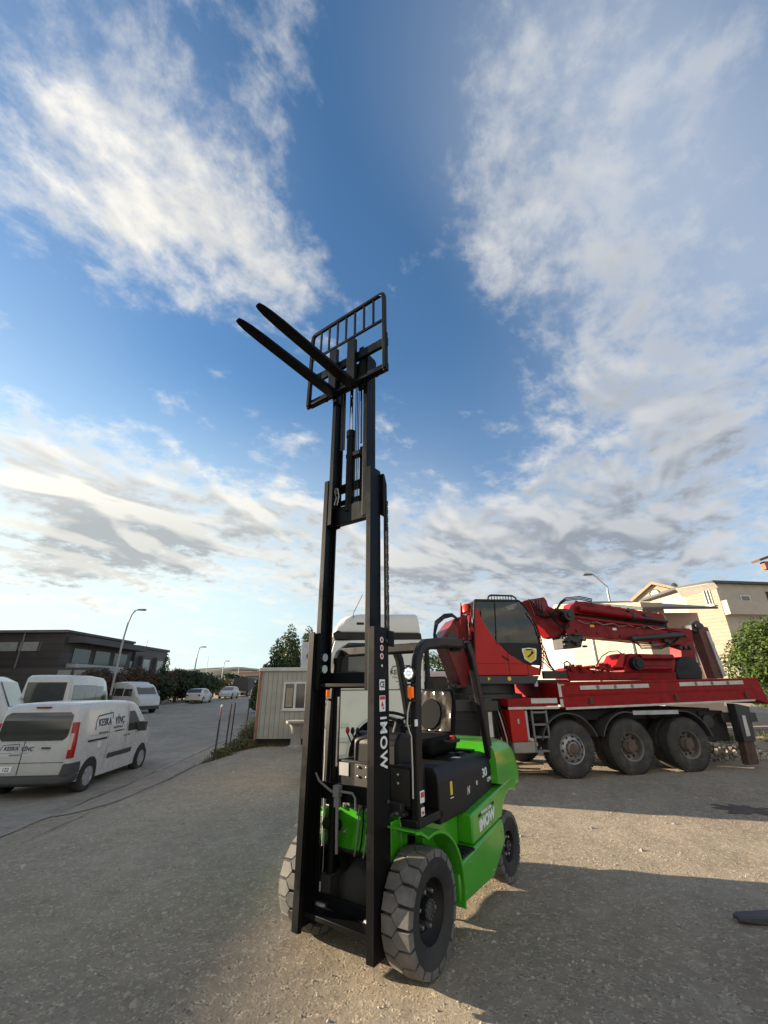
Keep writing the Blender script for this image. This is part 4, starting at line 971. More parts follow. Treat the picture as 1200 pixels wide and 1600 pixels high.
    for k in range(5):
        q = crp(1.1, (826 + k * 4, 936), (836 + k * 3, 960 + k), (850 + k * 3, 966 - k), (866, 963 - k * 3), (884, 962))
        h = B(); h.tube([(p[0], 1.1 - k * .015, p[1]) for p in q], .016, 6); h.build('hose', M_plastic, T)
    mb = bm('main_boom', 1.12, 1.60, M_red, (884, 976), (893, 965), (1044, 981), (1078, 982), (1083, 990), (1080, 999), (1066, 1008), (1010, 1003), (884, 991))
    bm('upper_boom', 1.10, 1.60, M_red, (894, 958), (897, 941), (912, 940), (1036, 960), (1043, 974), par=mb)
    bm('gap_shade_plate', 1.20, 1.55, M_dark, (894, 957), (1042, 973), (1044, 982), (893, 967), par=mb)  # dark inset plate, its colour stands for shade between the booms
    b = B(); b.prism(crp(1.05, (898, 962), (1040, 980), (1070, 986), (1070, 988), (1040, 983), (898, 965)), 1.06, 1.12); b.build('boom_rib', M_redd, mb)
    b = B(); q = crp(1.02, (905, 951), (1000, 965)); b.tube([(p[0], 1.02, p[1]) for p in q], .085, 16); q2 = crp(1.02, (1000, 965), (1042, 971)); cy = b.build('boom_cylinder', M_red, mb)
    b = B(); b.tube([(p[0], 1.02, p[1]) for p in q2], .045, 12); q3 = crp(1.02, (986, 963), (991, 964)); b.tube([(p[0], 1.02, p[1]) for p in q3], .105, 16); b.build('cylinder_rod', M_grease, cy)
    q = crp(1.0, (985, 998), (1065, 992)); b = B(); b.tube([(p[0], .98, p[1]) for p in q], .07, 14); b.build('boom_cylinder', M_grease, mb)
    b = B(); p = cr(888, 961, 1.0); b.lathe([(.15, -.16), (.15, .10), (.09, .10)], (p[0], 1.1, p[1]), 'y', 28); b.lathe([(.07, -.2), (.07, .1)], (p[0], 1.1, p[1]), 'y', 20); b.build('pivot_pin', M_grease, T, .008)
    b = B(); q = crp(1.0, (870, 950), (876, 940), (884, 934), (905, 932), (925, 936), (924, 939))
    for k in range(3): b.tube([(p[0] + k * .03, 1.0 + k * .06, p[1] - k * .025) for p in q], .014, 6)
    b.build('hose', M_plastic, T)
    rn = random.Random(11)
    b = B(); p0 = crp(1.0, (880, 992), (916, 992), (912, 1011), (884, 1013)); b.prism([(x, z) for x, z in p0], 1.1, 1.55)
    for k in range(14):
        p = cr(880 + rn.random() * 34, 992 + rn.random() * 20, 1.0); b.box(p[0], p[0] + .1, 1.0, 1.1, p[1], p[1] + .05)
    b.build('winch', M_grease, T, .01)
    b = B()
    for k in range(22):
        p = cr(898 + rn.random() * 130, 941 + rn.random() * 8 + 0, 1.05); x = p[0]
        u = 900 + k * 6.3; p = cr(u, 941 + (u - 900) * .145, 1.1); b.box(p[0], p[0] + .05 + rn.random() * .08, 1.14, 1.2, p[1] - .01, p[1] + .03 + rn.random() * .04)
    for u, v in ((985, 955), (1010, 961), (1040, 1000), (1020, 1004), (1052, 990), (1046, 1003)): p = cr(u, v, 1.05); b.box(p[0] - .06, p[0] + .06, 1.02, 1.13, p[1] - .05, p[1] + .03)
    b.build('boom_fittings', M_grease, mb, .004)
    for k in range(3):
        q = crp(1.04, (985 + 3 * k, 1001), (1000, 1008 + 3 * k), (1030, 1010 + k * 2), (1050, 1004 + k), (1060, 996))
        h = B(); h.tube([(p[0], 1.04 - k * .03, p[1]) for p in q], .015, 6); h.build('hose', M_plastic, T)
    rn = random.Random(19)
    for k in range(9):
        u0 = 900 + k * 14 + rn.random() * 8; q = crp(1.0, (u0, 968 + (u0 - 900) * .09), (u0 + 12, 973 + (u0 - 900) * .09), (u0 + 26, 971 + (u0 - 900) * .09)); B().tube([(p[0], 1.08 - .02 * (k % 3), p[1]) for p in q], .010, 5).build('hydraulic_line', M_plastic if k % 2 else M_silver, mb)
    for u, v in ((902, 985), (935, 989), (970, 994), (1010, 996), (1048, 988), (1072, 994)):
        p = cr(u, v, 1.1); B().lathe([(.035, 1.09), (.035, 1.12)], (p[0], 0, p[1]), 'y', 10).build('pin_cap', M_grease, mb, .004)
    for u, v in ((925, 978), (960, 983)):
        p = cr(u, v, 1.12); B().box(p[0] - .06, p[0] + .06, 1.112, 1.118, p[1] - .03, p[1] + .03).build('warning_plate', M_yellow if u < 940 else M_white, mb)
    for k in range(4):
        q = crp(.95, (858 + k * 3, 952 + k * 2), (868 + k * 2, 968 + k * 2), (880, 976 + k * 3), (892, 972 + k * 2)); B().tube([(p[0], 1.05 - k * .02, p[1]) for p in q], .013, 6).build('hose', M_plastic, T)
    for k in range(5):
        q = crp(.9, (842 + k, 1000 + k * 8), (850 + k, 1012 + k * 6), (856 + k * 2, 1030 + k * 4), (866 + k * 3, 1052)); B().tube([(p[0], .9 + k * .02, p[1]) for p in q], .012, 6).build('hose', M_plastic if k % 2 else M_redd, T)
    for k in range(3):
        p = cr(1062 + 8 * k, 1012, 1.1); B().lathe([(.05, 1.05), (.05, 1.15), (.03, 1.15)], (p[0], 0, p[1]), 'y', 14).build('pin_cap', M_grease, T, .005)
    for s0, z0 in ((.3, 1.03), (1.1, 1.12), (2.35, 1.12), (3.8, 1.1)):
        B().tube([(s0, .3, z0), (s0 + .25, .28, z0 - .1), (s0 + .5, .3, z0)], .015, 5).build('air_line', M_plastic, T)
    # folded outer arm
    bm('end_column', 1.15, 1.55, M_red, (1062, 995), (1082, 992), (1088, 1030), (1096, 1062), (1070, 1062), (1066, 1030))
    b = B(); b.prism(crp(1.1, (1092, 984), (1099, 979), (1106, 980), (1134, 1054), (1130, 1060), (1117, 1060)), 1.1, 1.4); oa = b.build('outer_arm', mat('weathered_dark_red', (.10, .035, .03), .6, var=.25, dirt=(.18, .12, .09), dirtamt=.5), T, .01)
    b = B(); b.prism(crp(1.05, (1104, 986), (1108, 986), (1136, 1056), (1131, 1058)), 1.06, 1.1); b.build('chrome_rod', M_silver, oa, .004)
    b = B(); b.prism(crp(1.15, (1080, 976), (1088, 969), (1098, 975), (1104, 985), (1094, 990), (1082, 985)), 1.15, 1.35); b.tube([(cr(1090, 978, 1.1)[0], 1.05, cr(1090, 978, 1.1)[1]), (cr(1090, 978, 1.1)[0], 1.4, cr(1090, 978, 1.1)[1])], .07, 14); b.build('boom_tip', M_grease, T, .01)
    b = B(); b.prism(crp(.7, (1056, 1048), (1058, 1034), (1066, 1026), (1080, 1026), (1092, 1036), (1098, 1050), (1098, 1062), (1060, 1062)), .7, 1.15); b.build('dark_cover', M_black, T, .03, )
    # stowed lower machinery on the bed
    bm('stowed_frame', .70, 1.3, M_redd, (886, 1047), (893, 1043), (962, 1050), (1056, 1050), (1058, 1062), (890, 1064))
    bm('stowed_block', .66, 1.2, M_cabred, (960, 1043), (969, 1023), (977, 1020), (974, 1043))
    bm('stowed_jib', .66, 1.15, M_red, (975, 1043), (985, 1021), (1052, 1023), (1056, 1035), (1054, 1050), (976, 1050))
    b = B(); q = crp(.6, (1000, 1027), (1050, 1027)); b.tube([(p[0], .60, p[1]) for p in q], .07, 14); q = crp(.6, (1000, 1044), (1048, 1044)); b.tube([(p[0], .60, p[1]) for p in q], .06, 14); b.build('jib_cylinder', M_red, T)
    b = B(); p = cr(994, 1037, .6); b.lathe([(.16, .50), (.16, .66), (.05, .66)], (p[0], 0, p[1]), 'y', 28); b.lathe([(.10, .47), (.10, .5)], (p[0], 0, p[1]), 'y', 20); b.build('sheave', M_black, T, .006)
    b = B()
    for k in range(26):
        p = cr(885 + rn.random() * 75, 1038 + rn.random() * 12, .65); b.box(p[0], p[0] + .04 + rn.random() * .1, .60 + rn.random() * .1, .8, p[1] - .03, p[1] + .03 + rn.random() * .05)
    b.build('stowed_fittings', M_redd, T, .004)
    b = B(); q = crp(.6, (932, 1040), (940, 1026), (952, 1018), (965, 1017), (972, 1022)); b.tube([(p[0], .6, p[1]) for p in q], .012, 6); q = crp(.6, (948, 1058), (952, 1062), (975, 1062), (990, 1060)); b.tube([(p[0], .5, p[1]) for p in q], .012, 6); b.build('hose', M_plastic, T)
    b = B(); q = crp(.6, (884, 1044), (881, 1036), (886, 1033), (891, 1037), (890, 1043)); b.tube([(p[0], .6, p[1]) for p in q], .018, 6); b.build('shackle', M_grease, T)
    b = B(); b.box(-.15, .85, .8, 1.9, 1.86, 1.93); b.box(.1, .9, .72, .8, 1.95, 2.13); b.build('support_rest', M_grease, T, .01)

    # ---------------- truck cab (white, tall sleeper roof)
    def ring(s0, s1, z, y0=.02, y1=2.46, c=.16, fx=.12):
        return [Vector((s0, y0 + c * 1.6, z)), Vector((s0 + fx, y0 + .03, z)), Vector((s0 + fx + .1, y0, z)), Vector((s1, y0, z)), Vector((s1, y1, z)), Vector((s0 + fx + .1, y1, z)), Vector((s0 + fx, y1 - .03, z)), Vector((s0, y1 - c * 1.6, z))]
    M_cabw = mat('white_cab_paint', (.68, .67, .62), .3, var=.03, coat=.3, dirt=(.42, .4, .34), dirtamt=.2)
    # body as side walls with a wheel arch
    arch = arc(-4.0, .53, .74, 4, 176, 18)
    side = [(-5.32, .32), (-5.36, 1.2), (-5.30, 1.75), (-5.06, 2.72), (-3.12, 2.76), (-3.12, .95), (-3.2, .56)] + arch[0:] + [(-4.80, .40)]
    b = B(); b.prism(side, .02, .10); b.prism(side, 2.38, 2.46); b.prism([(-3.18, 1.0), (-3.12, 1.0), (-3.12, 2.76), (-3.18, 2.76)], .10, 2.38)
    b.prism([(-5.32, .32), (-5.25, .32), (-5.30, 1.2), (-5.24, 1.75), (-5.30, 1.75), (-5.36, 1.2)], .10, 2.38); b.prism([(-5.06, 2.72), (-3.12, 2.76), (-3.12, 2.70), (-5.0, 2.66)], .10, 2.38)
    b.prism([(-5.3, 1.15), (-3.12, 1.15), (-3.12, 1.2), (-5.3, 1.2)], .10, 2.38)
    cb = b.build('truck_cab', M_cabw, T, .025, 3)
    rg = []
    for z, s0, c in ((2.90, -5.02, .05), (3.0, -5.03, .05), (3.18, -4.93, .10), (3.28, -4.80, .16), (3.325, -4.60, .22), (3.335, -4.4, .30)):
        rg.append([Vector((s0, .10 + c * 2, z)), Vector((s0 + .12, .08 + c, z)), Vector((-3.14 - c * .3, .05 + c * .6, z)), Vector((-3.14 - c * .3, 2.43 - c * .6, z)), Vector((s0 + .12, 2.4 - c, z)), Vector((s0, 2.38 - c * 2, z))])
    rf = B().loft(rg).build('roof_fairing', M_cabw, cb, .03, 3)
    b = B(); b.prism([(-5.06, 2.72), (-5.04, 2.90), (-3.14, 2.90), (-3.12, 2.76)], .06, 2.42); b.prism(crp(.03, (520, 990), (527, 985), (545, 992), (545, 999), (522, 999)), -.02, .06); b.build('sun_visor', M_dark, cb, .01)
    b = B(); b.box(-4.58, -4.42, .13, .17, 3.07, 3.12); b.build('marker_lamp', M_dark, rf, .005)
    b = B(); b.tube([(-4.7, .2, 2.9), (-4.64, .2, 3.35), (-4.45, .2, 3.75)], .007, 5); b.build('antenna', M_dark, cb)
    b = B(); b.prism([(-4.93, 1.93), (-4.83, 2.55), (-4.72, 2.62), (-3.98, 2.62), (-3.95, 1.93)], .008, .02); b.build('door_window', M_glass, cb, .004)
    b = B(); b.prism([(-4.98, 1.89), (-4.88, 2.60), (-4.76, 2.67), (-3.94, 2.67), (-3.90, 1.89), (-3.93, 1.89), (-3.97, 2.64), (-4.75, 2.64), (-4.85, 2.58), (-4.95, 1.92)], .004, .02)
    b.box(-3.91, -3.90, .012, .02, 1.22, 2.7); b.box(-5.0, -4.99, .012, .02, 1.0, 1.9); b.box(-5.28, -3.13, .010, .02, 1.735, 1.75)
    b.build('door_seam', M_dark, cb)
    b = B(); b.box(-4.25, -4.08, -.01, .02, 1.62, 1.66); b.build('door_handle', M_dark, cb, .005)
    b = B(); b.prism([(-5.31, 1.78), (-5.27, 1.78), (-5.04, 2.70), (-5.08, 2.70)], .14, 2.34); b.build('windscreen', M_glass, cb)
    b = B(); b.prism(arc(-4.0, .53, .76, 4, 176, 18) + arc(-4.0, .53, .72, 176, 4, 18), -.03, .03); b.build('wheel_arch', M_whitep, cb, .01)
    for z, a in ((.50, -.06), (.80, -.02), (1.05, 0)):
        b = B(); b.box(-5.25, -4.72, a + .0, .16, z, z + .09); b.build('step', M_whitep if z > .6 else mat('pale_grey_plastic', (.4, .4, .38), .6), cb, .015)
    b = B(); b.box(-5.42, -5.30, .05, 2.42, .30, .95); b.build('bumper', M_grey, cb, .04, 3)
    b = B(); b.box(-4.95, -4.78, -.22, -.04, 2.0, 2.42); b.tube([(-4.9, -.05, 2.45), (-4.9, .05, 2.5)], .02, 8); b.build('mirror', M_plastic, cb, .04, 3)
    tf = lambda t, x, z, s, **k: text_obj(t, s, M_dark, cb, frame((x, .018, z), (1, 0, 0), (0, 0, 1)), **k)
    tf('KESKA VİNÇ', -3.52, 2.08, .13, bold=.003, sx=.9)
    b = B(); b.bar([(-3.86, .016, 2.08), (-3.80, .016, 2.20), (-3.42, .016, 2.22), (-3.42, .016, 2.17)], .018, .004, up=(0, 1, .001)); b.build('hook_drawing', M_dark, cb)
    for k, t in enumerate(('VİNÇ VE SEPETLİ İŞLERİ', 'www.keskavinc.com', '0532 418 10 18', '0532 414 29 29')): tf(t, -3.5, 1.98 - k * .075, .062, sx=.95)
    b = B(); b.box(-3.1, -2.75, .5, 2.0, 1.1, 1.9); b.tube([(-2.9, .5, 1.0), (-2.9, .5, 2.6)], .06, 12); b.build('air_intake', M_dark, T, .02)
build_crane(CT)

# ================================================================ ROAD VEHICLES
M_win = mat('vehicle_window', (.045, .048, .042), .08, var=.1, spec=.8)
M_tail = mat('red_lens', (.35, .012, .012), .15)
M_bump = mat('grey_plastic_bumper', (.045, .045, .043), .6)
M_hub = mat('wheel_cover_silver', (.4, .4, .4), .35, metal=.4)
class Body:
    """smooth car body: prof = (x, top z, bottom z, half width); tumblehome above the belt"""
    def __init__(s, prof, belt, tum=.13): s.p = prof; s.belt = belt; s.tum = tum
    def q(s, x):
        p = s.p
        for a, b in zip(p, p[1:]):
            if a[0] <= x <= b[0]:
                t = (x - a[0]) / (b[0] - a[0]); return [a[i] + (b[i] - a[i]) * t for i in (1, 2, 3)]
        return p[0][1:] if x < p[0][0] else p[-1][1:]
    def hw(s, x, z):
        zt, zb, w = s.q(x); H = max(q[1] for q in s.p)
        w -= s.tum * max(0, (z - s.belt) / (H - s.belt)) ** 1.4
        return w - .05 * max(0, (s.belt - .35 - z)) ** 1
    def mesh(s):
        b = B(); rings = []
        for x, zt, zb, w in s.p:
            zs = [zb, zb + (min(s.belt, zt - .1) - zb) * .5, min(s.belt, zt - .1)]
            up = zs[-1]; zs += [up + (zt - .09 - up) * .5, zt - .09]
            side = [(s.hw(x, z), z) for z in zs] + [(s.hw(x, zt - .09) - .02, zt - .035), (s.hw(x, zt - .09) - .09, zt - .005), (s.hw(x, zt) * .5, zt + .012)]
            rings.append([Vector((x, y, z)) for y, z in side] + [Vector((x, -y, z)) for y, z in side[::-1]])
        b.loft(rings); return b
    def patch(s, b, x0, x1, zl, zu, side, e=.006, n=6, m=5):
        """panel on the side: zl/zu are heights or functions of x"""
        f = lambda v, x: v(x) if callable(v) else v
        g = []
        for i in range(n + 1):
            x = x0 + (x1 - x0) * i / n
            for j in range(m + 1):
                z = f(zl, x) + (f(zu, x) - f(zl, x)) * j / m; g.append(Vector((x, side * (s.hw(x, z) + e), z)))
        b.add(g, [(i * (m + 1) + j, (i + 1) * (m + 1) + j, (i + 1) * (m + 1) + j + 1, i * (m + 1) + j + 1) for i in range(n) for j in range(m)])
def car_wheel(T, x, y, r, s, cover=True):
    b = B(); b.lathe([(r * .62, s * .0), (r * .7, s * .012), (r * .9, s * .01), (r, -s * .03), (r, -s * .19), (r * .8, -s * .2)], ax='y', n=32, cap=False)
    h = B(); h.lathe([(r * .64, s * .0), (r * .6, -s * .02), (r * .35, s * .005), (r * .15, s * .01), (.001, s * .01)], ax='y', n=32, cap=False)
    for k in range(7):
        X = Matrix.Rotation(k * 2 * math.pi / 7, 4, 'Y'); h.box(r * .18, r * .55, -.012, .008, -.018, .018, X) if s > 0 else h.box(r * .18, r * .55, -.008, .012, -.018, .018, X)
    w = h.build('wheel', M_hub, T); w.location = (x, y, r); b.build('tyre', M_rubber, w); return w
def arches(body, T, xs, r, zc, m):
    for s in (1, -1):
        for x in xs:
            b = B(); pts = []
            n = 18; inner = []
            for k in range(n + 1):
                a = math.pi * k / n; px, pz = x + r * math.cos(a), zc + r * math.sin(a)
                pts.append((px, pz))
            vs = [Vector((px, s * (body.hw(px, pz) + .004), pz)) for px, pz in pts] + [Vector((px, s * (body.hw(px, zc) + .004), .22)) for px in (pts[-1][0], pts[0][0])]
            b.add(vs, [tuple(range(len(vs)))]); b.build('wheel_arch', m, T)

def make_van():
    T = thing('parked_van', 'white panel van with blue crane firm lettering, parked on the road edge at the left', 'van')
    P = [(-.80, 1.30, .42, .82), (-.77, 1.60, .38, .87), (-.70, 1.80, .34, .90), (-.60, 1.875, .30, .91), (-.3, 1.90, .26, .925), (.6, 1.915, .24, .925), (1.5, 1.90, .24, .925), (1.95, 1.85, .24, .92), (2.25, 1.68, .24, .915), (2.6, 1.40, .25, .91), (2.85, 1.20, .26, .90), (3.1, 1.10, .28, .88), (3.35, .98, .30, .82), (3.46, .80, .32, .72), (3.5, .62, .36, .66)]
    bd = Body(P, 1.0, .12); body = bd.mesh().build('body', M_whitep, T, ang=50)
    b = B(); bd.patch(b, .15, .33, .88, 1.02, -1, .004, 2, 2); b.build('fuel_flap', mat('clean_white_paint', (.66, .66, .64), .3), T)
    arches(bd, T, (0, 2.7), .375, .34, M_dark)
    for x in (0, 2.7):
        for s in (1, -1): car_wheel(T, x, s * .94, .33, s)
    def rp(y0, y1, z0, z1, e, m, name, par=T, rnd=.0):
        """patch on the tail: follows the tail's rake"""
        def X(z): return (-.80 if z < 1.3 else -.80 + (z - 1.3) * .1 if z < 1.6 else -.77 + (z - 1.6) * .35) - e
        b = B(); n = 10; g = []
        for j in range(n + 1):
            t = j / n; z = z0 + (z1 - z0) * t; ins = rnd * (max(0, 1 - t / .22) ** 2 + max(0, 1 - (1 - t) / .16) ** 2)
            g += [Vector((X(z), y0 + ins, z)), Vector((X(z), y1 - ins, z))]
        b.add(g, [(2 * j, 2 * j + 1, 2 * j + 3, 2 * j + 2) for j in range(n)]); return b.build(name, m, par)
    rp(-.74, .74, 1.14, 1.71, .014, M_win, 'rear_window', T, .10)
    b = B(); b.box(-.812, -.798, .136, .146, .48, 1.13); b.box(-.812, -.798, -.78, .78, .705, .712); b.build('door_seam', M_dark, body)
    b = B(); b.box(-.84, -.80, -.43, -.25, .98, 1.01); b.build('rear_handle', M_bump, T, .006)
    b = B(); b.box(-.74, -.68, -.16, .16, 1.80, 1.83); b.build('brake_lamp', M_tail, T, .004)
    for s in (1, -1):
        b = B(); g = []
        for z, d in ((.78, 0), (1.05, .0), (1.3, .0), (1.50, .03)):
            y = bd.hw(-.72, z); g.append([Vector((-.815 + d, s * (y - .085), z)), Vector((-.815 + d, s * (y - .03), z)), Vector((-.78 + d, s * (y + .01), z)), Vector((-.68 + d, s * (y + .015), z)), Vector((-.70 + d, s * (y - .08), z))])
        b.loft(g); tl = b.build('tail_lamp', M_tail, T, .01)
        b = B(); b.box(-.822, -.80, s * .80 if s > 0 else -.87, s * .87 if s > 0 else -.80, .95, 1.28); b.build('clear_lens', mat('clear_lens', (.6, .45, .4), .15), tl, .01)
        b = B(); g = [[Vector((-.86 if abs(y) < .8 else -.78, y, z)), Vector((-.70, y, z))] for y in (0,) for z in (0,)]
        b = B(); bd.patch(b, .75, 1.02, .0, 0, s) if 0 else None
        b = B(); bd.patch(b, .72, 1.98, .58, .69, s, .02); b.build('side_moulding', M_bump, T)
        b = B(); bd.patch(b, -.30, .55, 1.04, 1.08, s, .008); b.build('sliding_rail', M_dark, T)
        b = B(); bd.patch(b, 1.62, 2.42, lambda x: 1.12, lambda x: 1.62 if x < 1.95 else 1.62 - (x - 1.95) * .95, s, .006, 8); b.build('side_window', M_win, T)
        b = B(); bd.patch(b, 1.545, 1.56, .5, 1.75, s, .003); bd.patch(b, .62, .635, .35, 1.70, s, .003); bd.patch(b, -.2, 1.45, 1.16, 1.168, s, .003); bd.patch(b, 1.56, 2.5, 1.05, 1.055, s, .003); b.build('door_seam', M_grey, T)
        b = B(); bd.patch(b, 1.40, 1.52, 1.02, 1.045, s, .02); bd.patch(b, 1.60, 1.72, 1.02, 1.045, s, .02); b.build('door_handle', M_dark, T)
        b = B(); y = s * 1.04; b.box(2.12, 2.26, min(y - .1, y + .1), max(y - .1, y + .1), 1.08, 1.32); b.tube([(2.2, s * .86, 1.12), (2.2, s * .98, 1.15)], .02, 6); b.build('mirror', M_bump, T, .04, 3)
    rg = []
    for z, x, w in ((.27, -.84, .80), (.32, -.90, .86), (.43, -.89, .87), (.47, -.85, .86)):
        rg.append([Vector((-.42, -w - .075, z)), Vector((-.70, -w - .07, z)), Vector((x + .04, -w + .04, z)), Vector((x, -w + .2, z)), Vector((x, w - .2, z)), Vector((x + .04, w - .04, z)), Vector((-.70, w + .07, z)), Vector((-.42, w + .075, z))])
    for s in (1, -1):       # the bumper's corners rise towards the lamps
        q = []
        for z, o in ((.46, 0), (.62, .01), (.68, .03)): q.append([Vector((-.40, s * (.935 - o * .5), z)), Vector((-.72, s * (.93 - o * .5), z)), Vector((-.84 + o, s * (.86 - o), z)), Vector((-.85 + o, s * (.76 + o * 3), z)), Vector((-.78, s * .76, z)), Vector((-.42, s * .85, z))])
        B().loft(q).build('bumper_corner', M_bump, T, .012, 2)
    B().loft(rg).build('rear_bumper', M_bump, T, .02, 3)
    b = B(); b.prism([(2.28, 1.68), (2.88, 1.24), (2.84, 1.20), (2.24, 1.64)], -.72, .72); b.build('windscreen', M_win, T)
    b = B(); b.box(-.825, -.805, .26, .78, .53, .65); npl = b.build('number_plate', M_white, T, .003)
    fr_ = lambda y, z: frame((-.827, y, z), (0, -1, 0), (0, 0, 1))
    text_obj('34 YK 122', .105, M_dark, npl, fr_(.52, .59), sx=.95, bold=.001)
    M_blue = mat('navy_lettering', (.03, .035, .09), .5)
    b = B(); b.box(-.806, -.800, -.08, .62, .84, 1.08); dc = b.build('decal', mat('pale_decal', (.55, .55, .57), .5), T)
    def fr2(y, z): return frame((-.8115, y, z), (0, -1, 0), (0, 0, 1))
    text_obj('KESKA', .11, M_blue, dc, fr2(.40, .99), shear=.2, bold=.002, sx=.95); text_obj('VİNÇ', .11, M_blue, dc, fr2(.06, .98), shear=.2, bold=.002, sx=.95)
    b = B(); b.bar([(-.812, .62, .94), (-.812, .58, 1.06), (-.812, .24, 1.08), (-.812, .24, 1.03)], .012, .004, up=(1, 0, .001)); b.box(-.812, -.81, .36, .60, .90, .905); b.box(-.812, -.81, .0, .2, .90, .905); b.build('hook_drawing', M_blue, dc)
    text_obj('sepetli platform', .04, M_blue, dc, fr2(.28, .87))
    # side lettering (right flank faces the yard)
    def sd(x, z): return frame((x, -(bd.hw(x, z) + .004), z), (1, 0, 0), (0, .08, 1))
    text_obj('KESKA', .23, M_blue, T, sd(.38, 1.42), bold=.004, sx=.9); text_obj('VİNÇ', .23, M_blue, T, sd(1.12, 1.42), bold=.004, sx=.85)
    text_obj('Sepetli Platform', .075, M_blue, T, sd(1.05, 1.27)); text_obj('0532 418 10 18', .065, M_blue, T, sd(.35, 1.19)); text_obj('www.keskavinc.com', .06, M_blue, T, sd(1.15, 1.18))
    b = B(); y = lambda z: -(bd.hw(.5, z) + .006)
    b.bar([(-.03, y(1.28), 1.28), (-.02, y(1.50), 1.45), (.06, y(1.58), 1.58), (.72, y(1.63), 1.63), (.74, y(1.5), 1.48)], .03, .004, up=(0, 1, .001)); b.build('hook_drawing', M_blue, T)
    return T
VAN = make_van(); VAN.location = (-7.98, 11.33, -.40); VAN.rotation_euler = (0, 0, R(90 + 4.5))

def minibus(name, label, cat, loc, rz, P, belt, wins, axles, front_x, group=None, wheel=.36, ws=None):
    T = thing(name, label, cat, loc, rz, group)
    bd = Body(P, belt, .12); bd.mesh().build('body', M_whitep, T, ang=50)
    arches(bd, T, axles, wheel + .06, wheel, M_dark)
    for x in axles:
        for s in (1, -1): car_wheel(T, x, s * (P[len(P) // 2][3] + .01), wheel, s)
    for s in (1, -1):
        for (a, c, z0, z1) in wins:
            b = B(); bd.patch(b, a, c, z0, z1, s, .006); b.build('side_window', M_win, T)
        b = B(); bd.patch(b, P[0][0] + .25, front_x - .6, .5, .56, s, .01); b.build('side_moulding', M_bump, T)
        hx = front_x; b = B(); b.box(hx - .95, hx - .80, *( (1.05, 1.25) if s > 0 else (-1.25, -1.05)), belt + .05, belt + .42); b.build('mirror', M_bump, T, .04)
    w = P[0][3]
    b = B(); x = P[0][0]; b.box(x - .02, x + .03, -w * .84, w * .84, belt + .02, P[0][1] - .12); b.build('rear_window', M_win, T, .02)
    b = B(); b.box(x - .06, x + .05, -w, w, .35, .6); b.build('rear_bumper', M_bump, T, .03)
    for s in (1, -1):
        b = B(); b.box(x - .02, x + .03, *( (w * .86, w * .99) if s > 0 else (-w * .99, -w * .86)), .75, 1.25); b.build('tail_lamp', M_tail, T, .01)
    if ws:
        (xa, za), (xb, zb) = ws
        dx, dz = xb - xa, zb - za; ln = math.hypot(dx, dz); nx, nz = -dz / ln * .03, dx / ln * .03
        if nz < 0: nx, nz = -nx, -nz
        b = B(); b.prism([(xa, za), (xb, zb), (xb + nx, zb + nz), (xa + nx, za + nz)], -w * .82, w * .82); b.build('windscreen', M_win, T)
        for s in (1, -1):
            b = B(); b.box(front_x - .12, front_x + .012, *( (w * .55, w * .85) if s > 0 else (-w * .85, -w * .55)), .62, .80); b.build('headlight', mat('headlight_glass', (.6, .62, .62), .1), T, .02)
        b = B(); b.box(front_x - .10, front_x + .05, -w * .9, w * .9, .30, .55); b.build('front_bumper', M_bump, T, .03)
    return T
P1 = [(-1.4, 2.52, .42, .93), (-1.3, 2.62, .38, .98), (-1.1, 2.70, .36, 1.0), (1.0, 2.72, .35, 1.0), (2.6, 2.66, .35, 1.0), (3.1, 2.50, .35, .98), (3.6, 1.95, .36, .96), (3.9, 1.45, .38, .93), (4.2, 1.25, .40, .86), (4.35, .95, .42, .78)]
minibus('minibus', 'tall white minibus with dark side windows parked just beyond the panel van', 'minibus', (-15.6, 21.6, -.30), R(90 + 14), P1, 1.35,
        [(-1.05, .3, 1.45, 2.28), (.36, 1.7, 1.45, 2.28), (1.76, 2.75, 1.45, 2.24), (2.82, 3.4, 1.42, 2.0)], (0, 3.2), 4.35, ws=((3.15, 2.42), (3.85, 1.55)))
P2 = [(-1.1, 1.95, .42, .88), (-1.0, 2.10, .38, .93), (.8, 2.22, .35, .95), (1.6, 2.20, .35, .95), (1.75, 2.08, .35, .95), (2.2, 2.02, .35, .94), (2.55, 1.80, .35, .92), (2.95, 1.30, .36, .9), (3.25, 1.18, .38, .86), (3.42, .9, .4, .8)]
minibus('minibus', 'small white minibus with raised roof and two side windows by the reddish hedge', 'minibus', (-20.6, 35.6, .08), R(-28), P2, 1.15,
        [(-.8, .2, 1.22, 1.75), (.3, 1.35, 1.22, 1.75), (1.5, 2.4, 1.22, 1.70)], (0, 2.6), 3.42, ws=((2.52, 1.80), (2.92, 1.32)))
P3 = [(-1.6, 2.3, .5, 1.0), (-1.5, 2.6, .45, 1.05), (.4, 2.65, .45, 1.05), (1.2, 2.6, .45, 1.05), (1.5, 2.45, .45, 1.04), (1.95, 1.60, .45, 1.0), (2.1, 1.4, .45, .98), (2.2, .9, .5, .95)]
minibus('delivery_truck', 'white short nosed delivery truck with wide greenish windscreen cut off by the left edge', 'truck', (-14.7, 15.2, -.38), R(25), P3, 1.3,
        [(.2, 1.1, 1.4, 2.2)], (-.6, 1.3), 2.2, ws=((1.52, 2.42), (1.93, 1.66)))
PC = [(-.75, .95, .35, .72), (-.6, 1.02, .3, .80), (-.2, 1.38, .26, .84), (.9, 1.45, .24, .85), (1.5, 1.38, .24, .85), (2.2, 1.0, .25, .84), (2.9, .9, .28, .80), (3.3, .65, .32, .68)]
